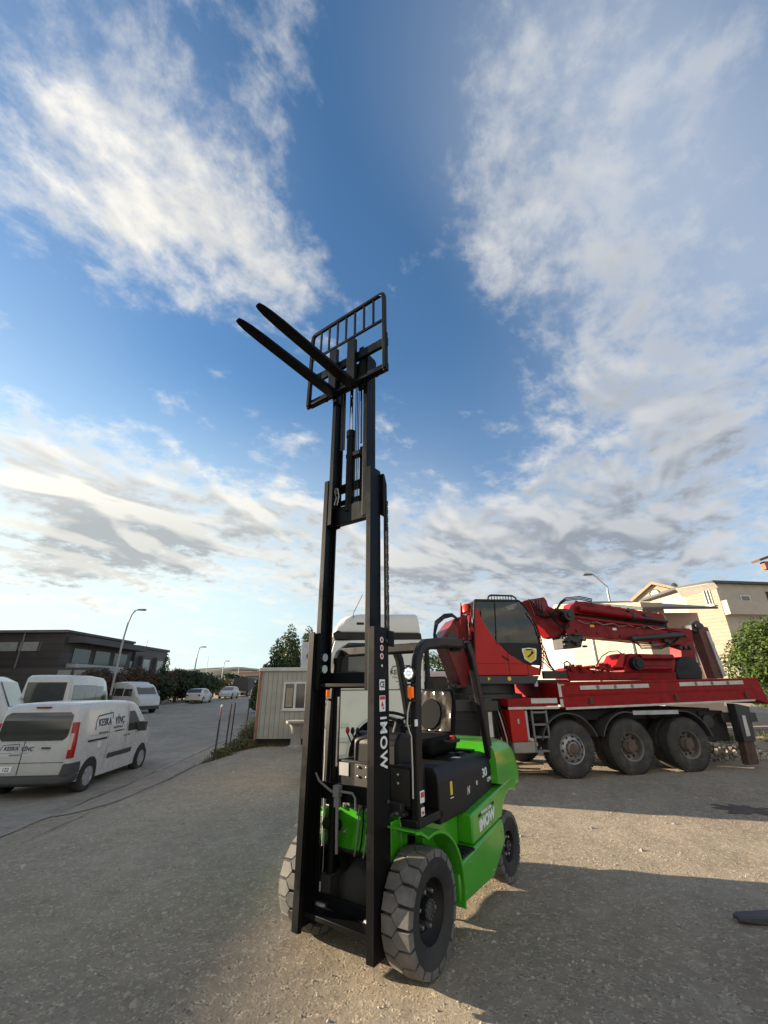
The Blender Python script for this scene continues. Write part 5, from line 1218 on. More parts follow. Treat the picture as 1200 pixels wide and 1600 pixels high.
def saloon(label, loc, rz, m, group='cars far down the road'):
    T = thing('parked_car', label, 'car', loc, rz, group); bd = Body(PC, .9, .16); bd.mesh().build('body', m, T, ang=50)
    arches(bd, T, (0, 2.5), .36, .31, M_dark)
    for x in (0, 2.5):
        for s in (1, -1): car_wheel(T, x, s * .86, .31, s)
    for s in (1, -1):
        b = B(); bd.patch(b, -.1, 1.85, .95, lambda x: min(1.34, 1.34 - max(0, x - 1.3) * .62), s, .006); b.build('side_window', M_win, T)
        b = B(); b.box(-.79, -.72, *((.5, .72) if s > 0 else (-.72, -.5)), .72, .86); b.build('tail_lamp', M_tail, T)
        b = B(); b.box(3.18, 3.32, *((.4, .66) if s > 0 else (-.66, -.4)), .55, .70); b.build('headlight', mat('headlight_glass', None), T)
    b = B(); b.prism([(-.6, 1.04), (-.22, 1.35), (-.26, 1.38), (-.64, 1.06)], -.66, .66); b.build('rear_window', M_win, T)
    b = B(); b.prism([(1.52, 1.37), (2.2, 1.02), (2.22, 1.06), (1.54, 1.41)], -.68, .68); b.build('windscreen', M_win, T)
    return T
def on_road(x, y): return (x, y, road_z(y) + .02)
saloon('small white hatchback parked nose away by the dark roadside trees', on_road(-19.9, 47.5), R(94), M_whitep)
saloon('white saloon facing this way beside the dark lorry', on_road(-20.6, 60.5), R(-86), M_whitep)
saloon('dark car half hidden behind the left corner of the cabin', on_road(-17.5, 62), R(94), mat('dark_car_paint', (.04, .045, .05), .3))
def lorry(label, loc, rz, m, name='lorry', cat='lorry'):
    T = thing(name, label, cat, loc, rz)
    b = B(); b.box(0, 4.2, -1.1, 1.1, .8, 2.5); b.build('cargo_box', m, T, .04)
    b = B(); b.prism([(4.3, .5), (5.9, .5), (5.95, 1.3), (5.7, 2.2), (4.3, 2.25)], -1.05, 1.05); c = b.build('cab', M_whitep if m is not M_whitep else M_grey, T, .06)
    b = B(); b.prism([(5.96, 1.35), (5.99, 1.37), (5.76, 2.1), (5.73, 2.1)], -.9, .9); b.build('windscreen', M_win, c)
    for x in (1.0, 5.0):
        for s in (1, -1): car_wheel(T, x, s * 1.0, .42, s)
    return T
lorry('dark lorry parked beyond the white saloon', on_road(-21.3, 66), R(94), mat('dark_tarpaulin', (.05, .05, .05), .7))
def kiosk(loc):
    T = thing('kiosk', 'small white box kiosk standing far down the left side of the road', 'kiosk', loc, R(4))
    B().box(-1.8, 1.8, -1.4, 1.4, 0, 2.3).build('wall', M_whitep, T, .04); B().box(-2, 2, -1.6, 1.6, 2.32, 2.45).build('roof', M_grey, T, .02)
    B().box(-1.2, -.2, -1.42, -1.40, 1.0, 1.8).build('window', M_win, T); B().box(.4, 1.2, -1.42, -1.40, .1, 1.9).build('door', M_grey, T)
kiosk(on_road(-23.6, 74))
# small white cab behind the forklift's guard
def small_cab():
    a = at(664, 1049, 15.5); c = at(716, 1060, 15.5)
    T = thing('pickup_truck', 'small white pickup cab seen through the forklift guard, with a dark window', 'pickup', (1.35, 15.5, 0), R(0))
    zt = a.z; b = B(); b.prism([(-1.9, .5), (-1.9, 1.2), (-1.2, 1.3), (-.6, zt), (.92, zt), (1.08, zt - .12), (1.22, 1.25), (3.6, 1.25), (3.6, .5)], 0, 1.7); b.build('body', mat('pinkish_white_paint', (.60, .52, .52), .4), T, .06, 3)
    b = B(); b.prism([(.02, 1.3), (.02, zt - .17), (.72, zt - .17), (.80, zt - .24), (.84, 1.3)], -.012, .002); b.build('side_window', M_win, T)
    b = B(); b.prism([(-1.0, 1.35), (-.5, zt - .17), (-.08, zt - .17), (-.08, 1.3)], -.012, .002); b.build('side_window', M_win, T)
    for x in (-1.1, 2.6): car_wheel(T, x, -.0, .36, -1); car_wheel(T, x, 1.68, .36, 1)
small_cab()

# ================================================================ YARD EDGE
M_cabin = mat('cream_cabin_panel', (.34, .345, .30), .55, var=.08, dirt=(.2, .18, .13), dirtamt=.3)
def cabin():
    T = thing('site_cabin', 'cream ribbed site cabin with a two pane white window behind the mast', 'cabin', (-4.45, 15.95, -.02), R(-1))
    z0, z1 = .22, 2.36
    b = B(); b.box(0, 5.2, 0, 2.4, z0, z1)
    b.build('wall', M_cabin, T)
    k = 0; x = .10
    rb = B()
    while x < 5.15:
        if not (.80 < x < 1.75): rb.box(x, x + .012, -.006, .0, z0 + .02, z1 - .02)
        else: rb.box(x, x + .012, -.006, .0, z0 + .02, 1.05); rb.box(x, x + .012, -.006, 0, 2.06, z1 - .02)
        x += .17
    rb.build('panel_joint', mat('dark_panel_joint', (.16, .16, .13), .7), T)  # thin darker strips mark the panel joints
    B().box(-.06, 5.26, -.08, 2.5, z1, z1 + .12).build('roof', mat('pale_roof_sheet', (.5, .5, .47), .5, dirt=(.3, .28, .22), dirtamt=.3), T, .015)
    for y_ in (-.03, 2.34): B().box(-.05, .05, y_, y_ + .09, .05, z1).build('corner_post', mat('sunlit_orange_post', (.27, .13, .085), .7, var=.3, dirt=(.3, .2, .15), dirtamt=.4), T, .01)  # orange tone painted for warm low sun on the cabin corner
    b = B(); b.box(0, 5.2, .1, 2.3, .06, z0); b.build('base_frame', M_dark, T)
    b = B(); X0, X1, Z0, Z1 = .86, 1.68, 1.10, 2.0
    for a in ((X0, X1, Z0, Z0 + .06), (X0, X1, Z1 - .06, Z1), (X0, X0 + .06, Z0 + .06, Z1 - .06), (X1 - .06, X1, Z0 + .06, Z1 - .06), ((X0 + X1) / 2 - .04, (X0 + X1) / 2 + .04, Z0 + .06, Z1 - .06)): b.box(a[0], a[1], -.035, 0.0, a[2], a[3])
    b.box(X0 - .04, X1 + .04, -.06, 0, Z0 - .03, Z0)
    w = b.build('window', mat('white_window_frame', (.6, .6, .56), .5), T, .005)
    B().box(X0 + .06, X1 - .06, -.012, -.002, Z0 + .06, Z1 - .06).build('pane', M_win, w)
    b = B(); b.box(X0 + .1, X0 + .33, -.017, -.0125, Z0 + .1, Z1 - .2); b.build('curtain', mat('curtain_cloth', (.3, .26, .2), .9, vs=12), w)
    B().box(2.6, 3.4, -.03, 0, .25, 2.1).build('door', M_white, T, .01)
    return T
cabin()
def pedestal():
    p = at(462, 1160, 15.2)
    T = thing('stone_table', 'round grey stone table on a thick waisted foot beside the cabin', 'table', (p.x, 15.2, .0))
    B().lathe([(.001, .72), (.34, .72), (.36, .76), (.35, .80), (.001, .81)], n=28, cap=False).build('table_top', M_conc, T)
    B().lathe([(.27, 0), (.27, .06), (.18, .10), (.15, .40), (.19, .60), (.26, .72)], n=24).build('foot', M_conc, T)
    B().lathe([(.42, -.02), (.42, .03)], n=24).build('base_slab', M_conc, T)
pedestal()
def posts():
    defs = [(-5.10, 14.15, 1.42, 'thin fence post with a white and red tip, nearest of the row on the verge', True), (-5.28, 15.55, 1.48, 'dark fence post, second of the row on the verge', False), (-5.72, 17.3, 1.5, 'dark fence post, third of the row on the verge', False),
            (-6.0, 20.0, 1.5, 'dark fence post, fourth of the row, half behind the weeds', False)]
    for x, y, h, lb, tip in defs:
        T = thing('fence_post', lb, 'post', (x, y, gz(x, y) - .1), 0, 'fence posts on the verge')
        b = B(); b.tube([(0, 0, 0), (.015, .01, h * .5), (.03, 0, h + .1)], .026, 8); b.build('pole', mat('dark_rusty_post', (.05, .04, .035), .7, dirt=(.12, .08, .06), dirtamt=.4), T)
        if tip: B().tube([(.03, 0, h + .1), (.032, 0, h + .17)], .03, 8).build('cap', M_white, T); B().tube([(.024, 0, h - .25), (.029, 0, h + .09)], .0285, 8).build('band', mat('faded_red_paint', (.25, .10, .09), .6), T)
    for i, (x, y, lb) in enumerate(((-6.15, 24.5, 'pale red marker post beyond the weeds'), (-6.35, 27, 'pale red and white marker post farther along the kerb'))):
        T = thing('marker_post', lb, 'post', (x, y, gz(x, y)), 0, 'marker posts by the kerb'); B().lathe([(.10, 0), (.09, .5), (.05, .9), (.001, .95)], n=12).build('pole', mat('faded_red_paint', None), T); B().lathe([(.09, .55), (.07, .75)], n=12, cap=False).build('band', M_white, T)
posts()

# ================================================================ FOLIAGE
def leaf_mat(name, c0, c1, tr=.25):
    m = bpy.data.materials.new(name); m.use_nodes = True; nt = m.node_tree; N = nt.nodes; L = nt.links; b = N['Principled BSDF']
    b.inputs['Roughness'].default_value = .6; b.inputs['Specular IOR Level'].default_value = .3
    tc = N.new('ShaderNodeTexCoord'); n = N.new('ShaderNodeTexNoise'); n.inputs['Scale'].default_value = 2.6; n.inputs['Detail'].default_value = 8; n.inputs['Roughness'].default_value = .8
    L.new(tc.outputs['Object'], n.inputs[0]); r = N.new('ShaderNodeValToRGB'); r.color_ramp.elements[0].position = .38; r.color_ramp.elements[1].position = .62
    r.color_ramp.elements[0].color = c0 + (1,); r.color_ramp.elements[1].color = c1 + (1,); L.new(n.outputs['Fac'], r.inputs[0]); L.new(r.outputs[0], b.inputs['Base Color'])
    t = N.new('ShaderNodeBsdfTranslucent'); L.new(r.outputs[0], t.inputs[0]); mx = N.new('ShaderNodeMixShader'); mx.inputs[0].default_value = tr
    L.new(b.outputs[0], mx.inputs[1]); L.new(t.outputs[0], mx.inputs[2]); L.new(mx.outputs[0], N['Material Output'].inputs[0]); return m
L_green = leaf_mat('tree_leaves', (.02, .05, .010), (.13, .19, .035))
L_dark = leaf_mat('dark_tree_leaves', (.018, .034, .014), (.04, .065, .026), .1)
L_red = leaf_mat('reddish_hedge_leaves', (.045, .035, .020), (.13, .065, .04), .12)
L_weed = leaf_mat('weed_leaves', (.07, .075, .03), (.17, .16, .07), .2)
M_bark = mat('bark', (.10, .08, .06), .9, var=.3, bump=.5, bs=20)
def leaves(b, rnd, blobs, n, size, shell=.55):
    wts = [r[0] * r[1] * r[2] for _, r in blobs]; tot = sum(wts)
    for (c, r), w in zip(blobs, wts):
        for _ in range(int(n * w / tot)):
            while True:
                v = Vector((rnd.uniform(-1, 1), rnd.uniform(-1, 1), rnd.uniform(-1, 1)))
                if .01 < v.length < 1: break
            v = v.normalized() * (shell + (1 - shell) * rnd.random() ** .7) * (1 + .22 * noise.noise(v * 2.3 + Vector(c)))
            p = Vector((c[0] + v.x * r[0], c[1] + v.y * r[1], c[2] + v.z * r[2]))
            nrm = (v + Vector((rnd.gauss(0, .6), rnd.gauss(0, .6), rnd.gauss(0, .6) + .3))).normalized()
            a = nrm.cross(Vector((rnd.random(), rnd.random(), rnd.random()))).normalized(); d = nrm.cross(a); s = size * (.55 + .8 * rnd.random())
            b.add([p - a * s, p - d * s * .45, p + a * s, p + d * s * .45], [(0, 1, 2, 3)])
def tree(name, label, cat, x, y, z, blobs, trunk_h, tr, n, size, lm, seed, group=None, limbs=5):
    rnd = random.Random(seed); T = thing(name, label, cat, (x, y, z), 0, group)
    b = B(); b.tube([(0, 0, -.2), (.02 * trunk_h, 0, trunk_h * .5), (0, .03 * trunk_h, trunk_h)], [tr, tr * .75, tr * .5], 9)
    for k in range(limbs):
        c, r = blobs[k % len(blobs)]; h = trunk_h * (.45 + .5 * rnd.random()); e = Vector(c) + Vector((rnd.uniform(-.4, .4) * r[0], rnd.uniform(-.4, .4) * r[1], rnd.uniform(-.2, .4) * r[2]))
        m = Vector((0, 0, h)).lerp(e, .5) + Vector((0, 0, .1 * r[2])); b.tube([(0, 0, h), m, e], [tr * .4, tr * .25, tr * .08], 6)
    b.build('trunk', M_bark, T)
    lb = B(); leaves(lb, rnd, blobs, n, size); lb.build('crown', lm, T, flat=True); return T
rnd = random.Random(21)
# broad green tree at the right edge
bl = [((0, 0, 2.7), (.95, .95, .95)), ((-.6, .1, 2.2), (.7, .7, .75)), ((.7, .0, 2.3), (.85, .8, .9)), ((.1, -.2, 3.25), (.65, .6, .55)), ((-.25, 0, 1.6), (.9, .8, .5)), ((.9, .1, 1.6), (.8, .8, .6)), ((.75, 0, 3.1), (.55, .5, .55))]
tree('broadleaf_tree', 'bushy green tree standing behind the rear end of the crane truck', 'tree', 12.05, 13.9, 0, bl + [((rnd.uniform(-1.3, 1.5), rnd.uniform(-.7, .5), rnd.uniform(1.5, 3.7)), (.28, .28, .24)) for _ in range(14)], 2.4, .12, 14000, .060, L_green, 5)
# dark spiky trees beyond the cabin
def spiky(x, y, z, h, w, seed, lb, lm=None, n=2600, size=.09, group='pointed trees behind the cabin'):
    r = random.Random(seed); bl = []
    for k in range(9):
        t = k / 8; bl.append(((r.uniform(-.2, .2) * w * (1 - t), r.uniform(-.2, .2) * w, h * (.18 + .74 * t)), (w * (1 - .8 * t) * r.uniform(.7, 1.1) + .06, w * (1 - .8 * t) + .06, h * .13)))
    for k in range(7):
        t = r.uniform(.2, .75); a = r.uniform(-1, 1); bl.append(((a * w * (1.1 - t), r.uniform(-.4, .4) * w, h * t + .1 * h), (w * .16, w * .16, h * .14)))
    return tree('conifer_tree', lb, 'tree', x, y, z, bl, h * .7, .12, n, size, lm or L_dark, seed, group, 3)
for i, (u, v, Y, w, lb) in enumerate(((436, 1000, 30, 1.5, 'pointed dark tree behind the cabin roof, left one of the group'), (457, 982, 29, 1.7, 'tallest pointed dark tree rising behind the cabin roof'), (484, 983, 31, 1.7, 'pointed dark tree behind the white sign board'), (414, 1040, 34, .8, 'low dark tree at the cabin roof corner'))):
    p = at(u, v, Y); g = gz(p.x, Y); spiky(p.x, Y, g, p.z - g, w, 30 + i, lb, leaf_mat('conifer_leaves', (.03, .055, .02), (.07, .10, .035), .15) if i == 0 else bpy.data.materials['conifer_leaves'], 9000, .11)
p = at(675, 1035, 19.5); g = 0
tree('young_tree', 'small leafy tree behind the pickup cab', 'tree', p.x, 19.5, 0, [((0, 0, 2.3), (.9, .7, .9)), ((.7, 0, 1.9), (.7, .6, .8)), ((-.6, 0, 1.9), (.6, .6, .7))], 1.8, .08, 5000, .07, L_green, 8)
# roadside planting at the foot of the dark hall
r2 = random.Random(4)
for i in range(12):
    y = 33 + i * 1.9; x = l_edge(y) - 2.2 - .05 * i; h = 2.5 + .7 * r2.random()
    tree('hedge_shrub', ['reddish brown hedge shrub, %s along the far pavement' % s for s in ('first', 'second', 'third', 'fourth', 'fifth', 'sixth', 'seventh', 'eighth', 'ninth', 'tenth', 'eleventh', 'twelfth')][i], 'shrub', x, y, road_z(y) + .05,
         [((0, 0, h * .6), (1.05, 1.15, h * .52)), ((r2.uniform(-.4, .4), .5, h * .85), (.6, .7, h * .3))], h * .5, .06, 2600, .10, L_red, 60 + i, 'reddish shrubs of the roadside hedge', 2)
tl = [(262, 1022, 47, 1.1, 'slim pointed dark tree at the end of the dark hall', 's'), (280, 1045, 49, 2.0, 'broad dark tree beside the slim pointed one', 'b'), (300, 1048, 53, 2.2, 'dark tree behind the white hatchback', 'b'), (318, 1050, 58, 2.2, 'dark tree to the right of the second street lamp', 'b'),
      (336, 1058, 66, 2.4, 'lighter green tree above the white saloon', 'g'), (352, 1052, 78, 2.6, 'dark tree above the lorry', 'b'), (368, 1054, 88, 3.0, 'dark tree behind the kiosk', 'b'), (386, 1058, 100, 3.6, 'far dark tree to the left of the cabin roof', 'b'), (398, 1062, 90, 2.0, 'farthest dark tree next to the cabin', 'b'), (248, 1050, 44, 1.6, 'dark bush at the end of the reddish hedge', 'b')]
for i, (u, v, Y, w, lb, k) in enumerate(tl):
    p = at(u, v, Y); g = road_z(Y); h = p.z - g
    if k == 's': spiky(p.x, Y, g, h, w, 80 + i, lb, L_dark, 2500, .13, 'trees along the far side of the road')
    else:
        r = random.Random(90 + i); bl = [((0, 0, h * .58), (w * .9, w * .8, h * .42))] + [((r.uniform(-.8, .8) * w, r.uniform(-.5, .5) * w, h * r.uniform(.3, .75)), (w * .5, w * .5, h * .25)) for _ in range(6)]
        tree('roadside_tree', lb, 'tree', p.x, Y, g, bl, h * .5, .15, 3000, .12 + .0012 * Y, L_weed if k == 'g' else L_dark, 90 + i, 'trees along the far side of the road', 4)
# weeds on the verge and round the cabin
def weeds(x, y, h, w, seed, lb, n=900):
    r = random.Random(seed); T = thing('weed_bush', lb, 'weeds', (x, y, gz(x, y) - .02), 0, 'weeds on the verge')
    b = B()
    for k in range(26):
        a = r.random() * 6.28; q = r.random() * w; b.tube([(q * .4 * math.cos(a), q * .4 * math.sin(a), 0), (q * math.cos(a), q * math.sin(a), h * r.uniform(.5, 1.1))], [.006, .002], 4)
    b.build('stem', M_weedstem, T)
    lb_ = B(); leaves(lb_, r, [((0, 0, h * .45), (w, w, h * .5)), ((w * .4, 0, h * .7), (w * .5, w * .5, h * .35))], n, .035, .2); lb_.build('leaves', L_weed, T, flat=True)
M_weedstem = mat('dry_stem', (.25, .21, .12), .8)
for i, (x, y, h, w, lb) in enumerate(((-4.95, 14.5, .28, .40, 'low dry weeds round the foot of the nearest fence post'), (-4.85, 15.4, .40, .42, 'weeds between the first two fence posts'), (-4.85, 16.3, .80, .40, 'tall weed bush left of the cabin corner'), (-4.95, 17.3, 1.0, .45, 'highest weed bush, against the side of the cabin'), (-5.4, 18.9, .45, .5, 'weeds behind the third fence post'), (-4.6, 15.6, .3, .35, 'small weeds at the cabin corner'))):
    weeds(x, y, h, w, 200 + i, lb, 1100)
def grass():
    r = random.Random(77); b = B()
    for k in range(5200):
        if k < 2600: x = r.uniform(-4.5, .5); y = 15.55 + .4 * r.random() ** .8
        else: y = r.uniform(13.6, 20); x = -5.1 - .12 * (y - 14) + r.gauss(0, .22)
        z = gz(x, y); h = r.uniform(.03, .12); a = r.random() * 6.28; dx, dy = .006 * math.cos(a), .006 * math.sin(a); lx, ly = r.gauss(0, .03), r.gauss(0, .03)
        b.add([(x - dx, y - dy, z), (x + dx, y + dy, z), (x + lx, y + ly, z + h)], [(0, 1, 2)])
    tag(b.build('grass', leaf_mat('grass_blades', (.05, .07, .02), (.12, .13, .05)), flat=True), 'short green grass along the foot of the cabin and the verge', 'grass', kind='stuff')
grass()

# ================================================================ STREET LAMPS, SIGN
M_galv = mat('galvanised_pole', (.32, .32, .31), .5, metal=.3)
def lamp(x, y, z, h, reach, label, rz=0., r=.075, angular=False):
    T = thing('street_lamp', label, 'street lamp', (x, y, z), rz, 'street lamps')
    if angular: pts = [(0, 0, 0), (0, 0, h * .86), (.05, 0, h * .9), (reach, 0, h)]
    else: pts = [(0, 0, 0), (0, 0, h * .62), (.04 * reach, 0, h * .74), (.18 * reach, 0, h * .87), (.42 * reach, 0, h * .955), (.75 * reach, 0, h * .99), (reach, 0, h)]
    B().tube(pts, [r] * 2 + [r * .8] * (len(pts) - 3) + [r * .5], 10).build('pole', M_galv, T)
    b = B(); s = 1 if reach > 0 else -1
    b.prism([(reach, h - .03), (reach + s * .15, h + .06), (reach + s * .65, h + .07), (reach + s * .75, h + .02), (reach + s * .6, h - .06)], -.14, .14); b.build('lamp_head', M_grey, T, .03)
def lamp_px(ub, ut, vt, y, reach, label, **k):
    p = at(ub, 1080, y); g = road_z(y) if p.x < 0 else 0; q = at(ut, vt, y); lamp(p.x, y, g, q.z - g, q.x - p.x - .6 * (1 if q.x > p.x else -1), label, **k)
lamp_px(174, 226, 953, 33, 1, 'tall curved street lamp in front of the dark hall, biggest of the row')
lamp_px(299, 321, 1011, 54, 1, 'curved street lamp rising behind the roadside trees, second of the row')
lamp_px(344, 358, 1033, 74, 1, 'curved street lamp above the lorry, third of the row')
lamp_px(369, 378, 1044, 98, 1, 'farthest small curved street lamp of the row')
p = at(966, 1000, 30); q = at(916, 898, 30); lamp(p.x, 30, 0, q.z, q.x - p.x + .5, 'angular street lamp rising behind the red crane boom', angular=True, r=.07)
def mast_px(u, v0, Y, label, r=.05):
    p = at(u, v0, Y); T = thing('antenna_mast', label, 'antenna', (p.x, Y, 0)); B().tube([(0, 0, 0), (0, 0, p.z)], [r, r * .4], 6).build('pole', M_galv, T)
mast_px(326, 1025, 140, 'thin antenna mast on the horizon between two street lamps', .12)
def board():
    a = at(469, 1047, 24); c = at(494, 1003, 24); w = 1.5; z0 = a.z - 1.4
    T = thing('sign_board', 'white sign board with a dark hook emblem above the cabin roof', 'sign', (a.x, 24, 0), R(0))
    b = B(); b.box(.05, .12, .02, .08, 0, z0); b.box(1.3, 1.37, .02, .08, 0, z0); b.build('post', M_galv, T)
    pn = B().box(0, w, 0, .08, z0, c.z).build('panel', mat('sign_white', (.5, .5, .53), .5), T, .01)
    zc = c.z - .75; b = B(); b.tube([(.62, -.01, zc + .22), (.42, -.01, zc + .18), (.33, -.01, zc), (.42, -.01, zc - .18), (.62, -.01, zc - .2), (.70, -.01, zc - .05)], .045, 8); b.box(.5, .62, -.02, 0, zc + .15, zc + .55); b.build('emblem', M_dark, pn)
    text_obj('VİNÇ', .16, M_dark, pn, frame((.86, -.012, zc + .25), (0, 0, 1), (-1, 0, 0)))
board()

# ================================================================ BUILDINGS
M_hall = mat('dark_hall_cladding', (.055, .05, .047), .6, var=.12, vs=1.2, dirt=(.10, .09, .08), dirtamt=.35, ds=.6, lines=1.6)
M_hall2 = mat('grey_hall_cladding', (.085, .082, .08), .6, var=.1, lines=2.)
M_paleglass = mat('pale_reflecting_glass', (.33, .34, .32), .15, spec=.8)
M_cream = mat('cream_render', (.37, .315, .24), .85, var=.06, vs=1.5, dirt=(.3, .26, .2), dirtamt=.4, ds=.7, lines=2.6)
M_creamsh = mat('pale_beige_render', (.42, .38, .32), .85, var=.06, vs=1.5, dirt=(.28, .25, .21), dirtamt=.35, ds=.7)
M_roof = mat('dark_grey_roof', (.07, .068, .068), .7)
M_frame = mat('white_window_frame', None)
M_brick = mat('red_brick', (.36, .13, .08), .9, var=.25, vs=6)

def hall():
    T = thing('industrial_hall', 'long dark clad industrial hall on the far side of the road', 'building')
    y0 = 40.; c = at(105, 988, y0); z1 = c.z; x1 = c.x
    y1 = 51.2
    b = B(); b.box(-85, x1, y0, y1, -1, z1); b.build('wall', M_hall, T)
    B().box(-85.2, x1 + .2, y0 - .2, y1, z1, z1 + .22).build('roof', M_roof, T)
    # long window band on the front and low pale windows
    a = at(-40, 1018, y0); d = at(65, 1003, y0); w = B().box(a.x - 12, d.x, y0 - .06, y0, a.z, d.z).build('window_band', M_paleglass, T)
    b = B(); x = d.x
    while x > a.x - 12: b.box(x - .12, x, y0 - .12, y0 - .06, a.z, d.z); x -= 1.9
    b.build('mullion', M_hall, w)
    for u0, u1, v0, v1 in ((88, 112, 1047, 1060), (114, 134, 1047, 1060)):
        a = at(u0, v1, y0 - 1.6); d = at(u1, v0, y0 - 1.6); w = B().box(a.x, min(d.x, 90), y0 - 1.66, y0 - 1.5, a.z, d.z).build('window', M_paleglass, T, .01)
    # projecting volume along the side
    a = at(106, 1003, 39.4); 
    B().box(-40, -24.9, 38.4, 39.9, 0, at(110, 1043, 38.4).z).build('low_front', M_hall2, T)
    xs = x1
    b = B(); b.box(xs, xs + 1.6, y0 + .3, y1, at(150, 1008, 45).z - .2, at(150, 1008, 45).z + .35); b.build('canopy', M_roof, T)
    b = B(); b.box(xs, xs + .9, y0 + 1, y1, 3.3, 4.0); b.build('balcony', mat('pale_balcony_band', (.36, .37, .36), .5), T)
    for k in range(3): B().box(xs, xs + .06, y0 + 1.5 + k * 3.2, y0 + 3.9 + k * 3.2, 4.1, 5.4).build('window', M_win, T)
    for k in range(3): B().box(xs, xs + .06, y0 + 1.5 + k * 3.2, y0 + 3.9 + k * 3.2, .9, 2.6).build('window', M_win, T)
    for x in (-33.5, -38.5, -44): B().tube([(x, y0 - .1, 0), (x, y0 - .1, z1)], .07, 8).build('downpipe', M_grey, T)
    B().box(-60, x1 + .25, y0 - .32, y0 - .18, z1 - .02, z1 + .12).build('gutter', M_grey, T)
hall()
def hall_end():
    Y = 52.; c = at(214, 1012, Y); e = at(256, 1027, 59.5)
    T = thing('office_block', 'dark grey office block with tall striped glazing at the end of the hall', 'building')
    x1 = c.x; zt = c.z
    B().prism([(x1 - 9, Y), (x1, Y), (e.x + .4, 59.5), (x1 - 9, 59.5)], -1, zt, 'z').build('wall', M_hall2, T)
    B().prism([(x1 - 9.2, Y - .2), (x1 + .15, Y - .2), (e.x + .6, 59.7), (x1 - 9.2, 59.7)], zt, zt + .3, 'z').build('roof', M_roof, T)
    a = at(183, 1044, Y); d = at(207, 1016, Y); w = B().box(a.x, d.x, Y - .08, Y, a.z + .8, d.z).build('window', M_win, T)
    n = 7
    for k in range(n):
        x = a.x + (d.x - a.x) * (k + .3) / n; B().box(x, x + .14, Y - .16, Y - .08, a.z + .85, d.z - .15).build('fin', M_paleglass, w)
    B().box(a.x - 3.2, d.x + .3, Y - .6, Y, a.z, a.z + .75).build('balcony', mat('pale_balcony_band', None), T)
    dx, dy = e.x + .4 - x1, 59.5 - Y; L = math.hypot(dx, dy); ux, uy = dx / L, dy / L
    for t0, t1 in ((1.3, 3.4), (4.6, 6.6)):
        q = [(x1 + ux * t0, Y + uy * t0), (x1 + ux * t1, Y + uy * t1), (x1 + ux * t1 + .08 * uy, Y + uy * t1 - .08 * ux), (x1 + ux * t0 + .08 * uy, Y + uy * t0 - .08 * ux)]
        B().prism(q, zt - 3.1, zt - 1.2, 'z').build('window', M_paleglass, T)
        q = [(x1 + ux * (t0 - .5), Y + uy * (t0 - .5)), (x1 + ux * (t0 - .2), Y + uy * (t0 - .2)), (x1 + ux * (t0 - .2) + .5 * uy, Y + uy * (t0 - .2) - .5 * ux), (x1 + ux * (t0 - .5) + .5 * uy, Y + uy * (t0 - .5) - .5 * ux)]
        B().prism(q, -1, zt - .9, 'z').build('pillar', M_roof, T)
    p = at(201, 1000, 50); B().tube([(p.x, 54, zt), (p.x, 54, zt + 1.1)], .04, 6).build('aerial', M_galv, T)
hall_end()
# unseen hall, added so its roof edge shades the left of the yard
def shade_hall():
    T = thing('industrial_hall', 'brown neighbouring hall beyond the left edge of the picture', 'building')
    B().box(-60, -28.6, -40, 29.5, -1, HALL_H).build('wall', M_hall, T); B().box(-80, -37, 29.5, 39.3, -1, 10.5).build('added_shade_wing', M_hall2, T); B().box(-60.2, -28.4, -40.2, 29.5, HALL_H, HALL_H + .2).build('roof', M_roof, T)  # wing added out of view to keep a sun strip off the road
    for k in range(10): B().box(-28.6, -28.54, -36 + k * 6, -33 + k * 6, 2.5, 4).build('window', M_win, T)
HALL_H = 6.1
shade_hall()

# far hills and town
def hill(name, cx, cy, rx, ry, h, m, z=-.5):
    b = B(); n = 40; k = 10; vs = []
    for j in range(k + 1):
        t = j / k
        for i in range(n):
            a = 2 * math.pi * i / n; r = 1 - t * .98; hh = h * (1 - (1 - t) ** 1.7 if 0 else math.sin(t * math.pi / 2)) * (1 + .15 * noise.noise(Vector((math.cos(a) * 2, math.sin(a) * 2, t * 2 + cx))))
            vs.append((cx + rx * r * math.cos(a), cy + ry * r * math.sin(a), z + hh))
    b.add(vs, [(j * n + i, j * n + (i + 1) % n, (j + 1) * n + (i + 1) % n, (j + 1) * n + i) for j in range(k) for i in range(n)] + [tuple(range(k * n, k * n + n))])
    return struct(b.build(name, m))
M_hill = mat('distant_scrub', (.09, .10, .07), .95, var=.4, vs=.05)
hill('hills', -150, 420, 170, 110, 19, M_hill); hill('hills', -60, 560, 260, 120, 20, M_hill); hill('hills', 190, 480, 240, 120, 26, M_hill)
r4 = random.Random(12); bi = 0
for u, v, Y, w in ((362, 1066, 150, 9), (384, 1060, 190, 14), (398, 1052, 230, 16), (378, 1048, 260, 12), (392, 1066, 140, 7), (405, 1058, 170, 9), (350, 1066, 180, 10)):
    p = at(u, v, Y); T = thing('far_house', ['plain pale block far off above the kiosk', 'wide grey block far off right of the kiosk', 'tall pale block beside the cabin roof corner', 'highest grey block far off on the slope', 'low white house far off behind the road end', 'beige block just left of the cabin edge', 'low grey block far off above the lorry'][bi], 'building', (p.x, Y, 0), 0, 'houses far off down the road')
    B().box(-w / 2, w / 2, 0, 8, -2, p.z).build('wall', [M_creamsh, M_grey, M_conc][bi % 3], T); B().box(-w / 2 - .3, w / 2 + .3, -.3, 8.3, p.z, p.z + .5).build('roof', M_roof if bi % 2 else M_brick, T)
    for k in range(int(w / 2.4)):
        for zz in (p.z - 2, p.z - 4.6): B().box(-w / 2 + .8 + k * 2.4, -w / 2 + 1.9 + k * 2.4, -.06, 0, zz - .6, zz + .6).build('window', M_win, T)
    bi += 1

